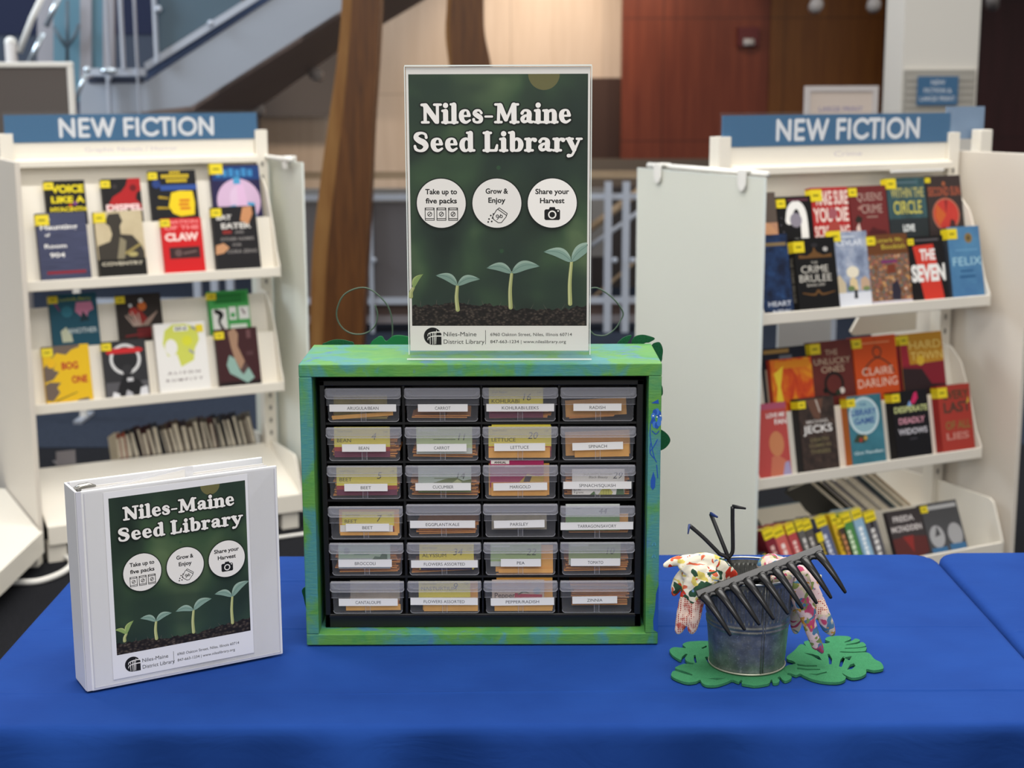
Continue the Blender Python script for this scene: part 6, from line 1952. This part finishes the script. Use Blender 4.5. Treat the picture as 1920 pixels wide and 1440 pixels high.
ZM = .7638
felt('leaf_mat', [(415, 1068), (330, 1068), (262, 1074), (228, 1090), (236, 1104), (252, 1118), (214, 1115), (165, 1112), (136, 1128), (140, 1150), (165, 1176), (214, 1203), (222, 1182), (248, 1160), (262, 1163),
                  (245, 1185), (250, 1205), (276, 1220), (306, 1226), (296, 1234), (240, 1230), (188, 1248), (176, 1263), (240, 1283), (292, 1304), (292, 1312), (236, 1299), (170, 1279), (150, 1293), (149, 1318), (200, 1345), (262, 1362), (322, 1356), (350, 1343), (366, 1366), (402, 1382), (470, 1381), (540, 1360),
                  (578, 1343), (604, 1352), (628, 1358), (640, 1345), (652, 1352), (648, 1370), (700, 1380), (742, 1386), (800, 1378), (842, 1368), (850, 1350), (862, 1342), (870, 1366), (905, 1364), (916, 1345), (902, 1330), (918, 1320), (936, 1342), (960, 1352), (996, 1336), (1000, 1318), (966, 1304), (980, 1290),
                  (940, 1240), (880, 1160), (700, 1110), (560, 1075)],
     [[(306, 1178), (318, 1176), (328, 1214), (316, 1216), (308, 1200)], [(384, 1188), (402, 1186), (428, 1214), (408, 1216)], [(404, 1334), (470, 1331), (530, 1334), (470, 1342)], [(360, 1116), (398, 1104), (398, 1112), (368, 1120)]],
     ZM, .0038, 'green felt leaf mat lying under the bucket, spreading left')
felt('leaf_mat', [(1030, 1126), (1058, 1094), (1084, 1092), (1104, 1104), (1092, 1084), (1094, 1070), (1140, 1064), (1180, 1080), (1250, 1084), (1274, 1074), (1240, 1058), (1262, 1038), (1330, 1031), (1402, 1034), (1424, 1046), (1412, 1060), (1378, 1074), (1386, 1078), (1430, 1066), (1455, 1050),
                  (1488, 1062), (1462, 1078), (1392, 1092), (1394, 1097), (1470, 1088), (1502, 1074), (1527, 1092), (1524, 1104), (1470, 1114), (1386, 1117), (1386, 1123), (1470, 1120), (1531, 1112), (1530, 1128), (1518, 1140), (1440, 1144), (1352, 1142), (1352, 1149), (1440, 1152), (1524, 1148), (1560, 1160), (1590, 1196), (1636, 1220), (1655, 1258), (1628, 1271), (1580, 1276),
                  (1534, 1268), (1531, 1298), (1490, 1322), (1428, 1329), (1380, 1308), (1362, 1296), (1372, 1312), (1386, 1322), (1378, 1344), (1330, 1360), (1240, 1358), (1150, 1340), (1086, 1312), (1062, 1300), (1034, 1310), (996, 1298), (962, 1290), (945, 1262), (975, 1240), (1010, 1234), (1030, 1226), (1006, 1208), (972, 1198), (968, 1178), (1000, 1152)],
     [[(1036, 1234), (1100, 1240), (1180, 1241), (1182, 1247), (1100, 1248), (1046, 1243)], [(1040, 1260), (1120, 1266), (1204, 1266), (1204, 1272), (1120, 1274), (1042, 1268)], [(1120, 1300), (1180, 1300), (1250, 1289), (1252, 1295), (1180, 1308)], [(1086, 1160), (1150, 1166), (1196, 1176), (1216, 1196), (1196, 1194), (1150, 1176)],
      [(1256, 1170), (1270, 1172), (1290, 1196), (1286, 1222), (1268, 1222), (1266, 1200)], [(1338, 1238), (1348, 1204), (1368, 1190), (1384, 1192), (1372, 1214), (1358, 1240)], [(1364, 1186), (1430, 1180), (1412, 1200)], [(1396, 1264), (1416, 1240), (1444, 1234), (1456, 1246), (1430, 1262)]],
     ZM + .0002, .0040, 'green felt leaf mat with slits lying right of the bucket under the pink glove')

# ------------------------------------------------------------------ flowered gloves over the bucket rim


def spots(name, base, layers, seed, rough=.85):
    """printed cotton: blotches of several colours on a pale ground"""
    m = mat(name, base, rough, 0, .15)
    t = NT(m)
    col = None
    for i, (scale, thr, c, soft) in enumerate(layers):
        cv = t.coord(loc=(seed + i * 3.7, seed * 2 - i, i * 5.1))
        wv = t.n('ShaderNodeTexNoise')
        wv.inputs['Scale'].default_value, wv.inputs['Detail'].default_value = scale, 1.5
        wv.inputs['Distortion'].default_value = 1.2
        t.l(cv, wv.inputs['Vector'])
        mask = t.ramp(wv.outputs['Fac'], [(thr, (0, 0, 0, 1)), (thr + soft, (1, 1, 1, 1))])
        col = t.mix(mask, col if col is not None else base, c)
    t.color(col)
    f = t.noise(t.coord(), 900, 2)
    t.bump(f, .25, .0008)
    return m


COT_W = spots('cotton_red_flowers', '#ece6d2', [(55, .60, '#d9c86a', .03), (36, .595, '#c23a2a', .015), (44, .62, '#d9694a', .02), (38, .605, '#2f4f3c', .015), (75, .66, '#6f8fb5', .03)], 2)
COT_P = spots('cotton_pink_flowers', '#d9bfc0', [(60, .56, '#c9c0a0', .05), (34, .555, '#b84a6e', .025), (42, .585, '#4f789a', .025), (46, .60, '#7c8a52', .025), (70, .65, '#c9913f', .03)], 5)
m = mat('grip_dots', '#e3bfa9', .7, 0, .2)
t = NT(m)
v = t.n('ShaderNodeTexVoronoi')
v.inputs['Scale'].default_value, v.inputs['Randomness'].default_value = 330, .12
cv = t.coord()
t.l(cv, v.inputs['Vector'])
f = t.noise(cv, 45, 2)
c_ = t.mix(t.ramp(f, [(.6, (0, 0, 0, 1)), (.66, (1, 1, 1, 1))]), '#ecd2c0', '#c9695a')
t.color(t.mix(t.ramp(v.outputs['Distance'], [(.34, (1, 1, 1, 1)), (.42, (0, 0, 0, 1))]), c_, '#a63f38'))
GRIP = m


def soft_body(name, chains, mats, split=None, voxel=.0016, smooth=5, parent=None, wrinkle=.0006):
    """closed tubes fused into one cloth-like surface"""
    b = MB()
    for pts, rad, flat in chains:
        n = len(pts)
        P = [(*p, r) for p, r in zip([tuple(q) for q in pts], rad)]
        S = smooth_line(P, 5)
        b.tube([q[:3] for q in S], [q[3] for q in S], mats[0], 14, flat=flat, ref=(0, -1, 0))
        for q in (S[0], S[-1]):
            b.ball(q[:3], q[3] * min(1, (flat or (1, 1))[0] * 1.0), mats[0], 10, 8)
    o = b.build(name)
    r = o.modifiers.new('fuse', 'REMESH')
    r.mode, r.voxel_size, r.use_smooth_shade = 'VOXEL', voxel, True
    s = o.modifiers.new('soften', 'SMOOTH')
    s.factor, s.iterations = .5, smooth
    me = bpy.data.meshes.new_from_object(o.evaluated_get(bpy.context.evaluated_depsgraph_get()))
    bpy.data.objects.remove(o)
    me.name = name
    for v in me.vertices:
        w = mnoise.noise(v.co * 95) + .5 * mnoise.noise(v.co * 210)
        v.co += v.normal * (w * wrinkle)
    me.materials.clear()
    for q in mats:
        me.materials.append(q)
    if split:
        me.polygons.foreach_set('material_index', [split(p.center) for p in me.polygons])
    me.polygons.foreach_set('use_smooth', [True] * len(me.polygons))
    o = bpy.data.objects.new(name, me)
    COL.objects.link(o)
    return o


Yg = -.128
G = lambda x, y, Y=Yg: tuple(at(x, y, Y))
# left glove: cuff over the rim, thumb pointing left, fingers hanging
left = soft_body('garden_glove', [
    ([G(1368, 1090, -.098), G(1345, 1074, -.112), G(1322, 1064, -.118), G(1300, 1066, -.122), G(1288, 1078, -.124)], [.016, .020, .0215, .020, .017], (.55, 1.15)),
    ([G(1330, 1060, -.105), G(1305, 1052, -.115), G(1285, 1050, -.12), G(1264, 1053, -.124), G(1247, 1060, -.127)], [.012, .0105, .0085, .0075, .0045], (.85, 1)),
    ([G(1312, 1070), G(1302, 1090), G(1292, 1110), G(1282, 1140), G(1278, 1165), G(1272, 1184)], [.018, .016, .0125, .0092, .0096, .0062], (.8, 1)),
    ([G(1330, 1078), G(1318, 1100, -.134), G(1309, 1120, -.136), G(1304, 1145, -.136), G(1300, 1165, -.136), G(1297, 1184, -.135)], [.017, .015, .012, .0105, .0098, .0062], (.8, 1)),
    ([G(1290, 1072, -.115), G(1275, 1088, -.116), G(1268, 1102, -.117), G(1264, 1114, -.117)], [.012, .010, .0085, .0045], (.85, 1)),
    ([G(1336, 1078, -.132), G(1350, 1088, -.120), G(1340, 1100, -.128), G(1322, 1108, -.134)], [.008, .006, .008, .007], None),
], [COT_W, GRIP], lambda c: 1 if (c.z < at(1300, 1121, Yg).z + .004 * math.sin(c.x * 300)) else 0)
tag(left, 'white glove with red and green flowers hanging over the left rim of the bucket', 'glove', 'flowered garden gloves')
# right glove: pink flowers
Yr = -.118
R_ = lambda x, y, Y=Yr: tuple(at(x, y, Y))
right = soft_body('garden_glove', [
    ([R_(1478, 1078, -.085), R_(1490, 1088, -.102), R_(1498, 1105), R_(1505, 1130), R_(1516, 1160), R_(1526, 1190), R_(1534, 1210), R_(1541, 1222)], [.012, .0135, .0135, .0145, .0115, .0100, .0085, .0045], (.75, 1)),
    ([R_(1500, 1068, -.09), R_(1514, 1085, -.1), R_(1524, 1110, -.108), R_(1532, 1130, -.112), R_(1544, 1155), R_(1553, 1175), R_(1560, 1187)], [.010, .011, .012, .013, .0112, .0105, .0065], (.8, 1)),
    ([R_(1488, 1100), R_(1500, 1130, -.122), R_(1514, 1165, -.124), R_(1524, 1195, -.124), R_(1530, 1214, -.122)], [.010, .011, .009, .008, .006], (.8, 1)),
    ([R_(1526, 1100, -.105), R_(1535, 1085, -.1), R_(1538, 1080, -.098)], [.008, .005, .003], None),
], [COT_P, GRIP], lambda c: 1 if (at(1530, 1125, Yr).x < c.x < at(1550, 1125, Yr).x and at(1500, 1150, Yr).z < c.z < at(1500, 1124, Yr).z) else 0)
tag(right, 'pink flowered glove hanging over the right rim of the bucket', 'glove', 'flowered garden gloves')
# its fellow: fingertips over the rim behind the rake tines, cuff at the back
third = soft_body('garden_glove', [
    ([R_(1428, 1060, -.058), R_(1440, 1053, -.046), R_(1456, 1052, -.044), R_(1468, 1056, -.05)], [.010, .012, .011, .008], (.8, 1)),
    ([R_(1452, 1060, -.06), R_(1455, 1078, -.10), R_(1454, 1091, -.136)], [.011, .009, .0075], None),
    ([R_(1464, 1060, -.06), R_(1472, 1072, -.09), R_(1477, 1082, -.126), R_(1479, 1096, -.132)], [.011, .010, .008, .006], None),
    ([R_(1474, 1056, -.06), R_(1492, 1064, -.085), R_(1504, 1072, -.108), R_(1511, 1086, -.116), R_(1516, 1104, -.118)], [.010, .009, .008, .0075, .005], None),
    ([R_(1478, 1090, -.075), R_(1490, 1130, -.07), R_(1493, 1160, -.066), R_(1492, 1182, -.064)], [.009, .010, .011, .007], (.8, 1)),
], [COT_P], None)
tag(third, 'second pink glove bunched in the bucket mouth behind the rake tines', 'glove', 'flowered garden gloves')

# ------------------------------------------------------------------ leaves and wire behind the box
LG = mat('leaf_dark_green', '#11512f', .7, 0, .2)
t = NT(LG)
t.color(t.ramp(t.noise(t.coord(), 400, 3), [(.3, '#0c4527'), (.7, '#175c38')]))


def leaf_px(outline, Y, th, label, stem=None, m=None):
    pts = [at(x, y, Y) for x, y in smooth_line(outline, 5, closed=True)]
    b = MB().prism(pts, (0, th, 0), m or LG)
    o = b.build('felt_leaf')
    if stem:
        MB().tube([at(x, y, Y + th / 2) for x, y in stem], .0016, m or LG, 6).build('stem', o)
    tag(o, label, 'leaf')
    return o


Yb = .195
leaf_px([(604, 650), (612, 642), (625, 637.5), (640, 637), (654, 640), (664, 647), (660, 690), (640, 700), (618, 690)], Yb, .003, 'dark green felt leaf showing above the box at its left corner', [(640, 690), (650, 800), (660, 1000), (665, 1058)])
leaf_px([(1156, 650), (1164, 637), (1174, 631), (1184, 629), (1180, 638), (1176, 648), (1180, 690), (1160, 690)], Yb, .003, 'small dark green felt leaf left of the pair above the right corner of the box', [(1168, 680), (1164, 800), (1160, 1056)])
leaf_px([(1184, 646), (1190, 632), (1203, 628), (1216, 630), (1228, 635), (1218, 642), (1206, 648), (1208, 690), (1190, 690)], Yb, .003, 'dark green pointed felt leaf above the right corner of the box', [(1198, 680), (1190, 800), (1185, 1054)])
leaf_px([(1222, 648), (1230, 642.5), (1238, 643), (1243, 655), (1242, 668), (1240, 678), (1226, 690), (1214, 670)], .188, .003, 'dark green felt leaf curling beside the right top edge of the box', [(1226, 685), (1220, 800), (1215, 1054)])
leaf_px([(1228, 722), (1240, 722), (1243, 732), (1241, 742), (1228, 744)], .16, .003, 'tiny dark leaf tip beside the upper right side of the box', [(1230, 740), (1226, 900), (1222, 1060)])
leaf_px([(1225, 800), (1240, 806), (1252, 815), (1257, 826), (1250, 838), (1238, 845), (1224, 846), (1215, 824)], .15, .003, 'rounded dark green felt leaf beside the right side of the box', [(1226, 842), (1222, 950), (1220, 1062)])
leaf_px([(566, 1108), (570, 1102), (574, 1104), (578, 1130), (574, 1140), (569, 1120)], .12, .003, 'sliver of dark leaf beside the lower left side of the box', [(575, 1135), (580, 1072)])
BRG = mat('leaf_bright_green', '#1f7a42', .7, 0, .2)
leaf_px([(694, 650), (706, 634), (716, 631), (724, 640), (738, 630), (758, 630), (775, 636), (790, 650), (780, 700), (710, 700)], .42, .004, 'bright green leaf cluster low behind the box, beside the poster stand foot', [(740, 690), (742, 900), (742, 1056)], BRG)
WIRE = mat('green_wire', '#49604c', .5, 0, .4)


def wire(pts, Y, label, r=.0013):
    o = MB().tube([tuple(at(x, y, Y)) for x, y in smooth_line(pts, 6)], r, WIRE, 6).build('wire_tendril')
    tag(o, label, 'wire')


wire([(744, 1052), (738, 820), (732, 690), (736, 620), (730, 580), (712, 556), (690, 541), (668, 541), (645, 553), (633, 576), (632, 597), (643, 616), (662, 626), (685, 625), (702, 612), (708, 590), (703, 572)], .44, 'green wire tendril looped behind the box, left of the poster stand')
wire([(1092, 1050), (1095, 700), (1100, 622), (1115, 628), (1135, 629), (1152, 618), (1163, 602), (1168, 585), (1150, 560), (1120, 540), (1098, 545)], .44, 'green wire tendril looped behind the box, right of the poster stand')
# small clips holding on the poster's right edge
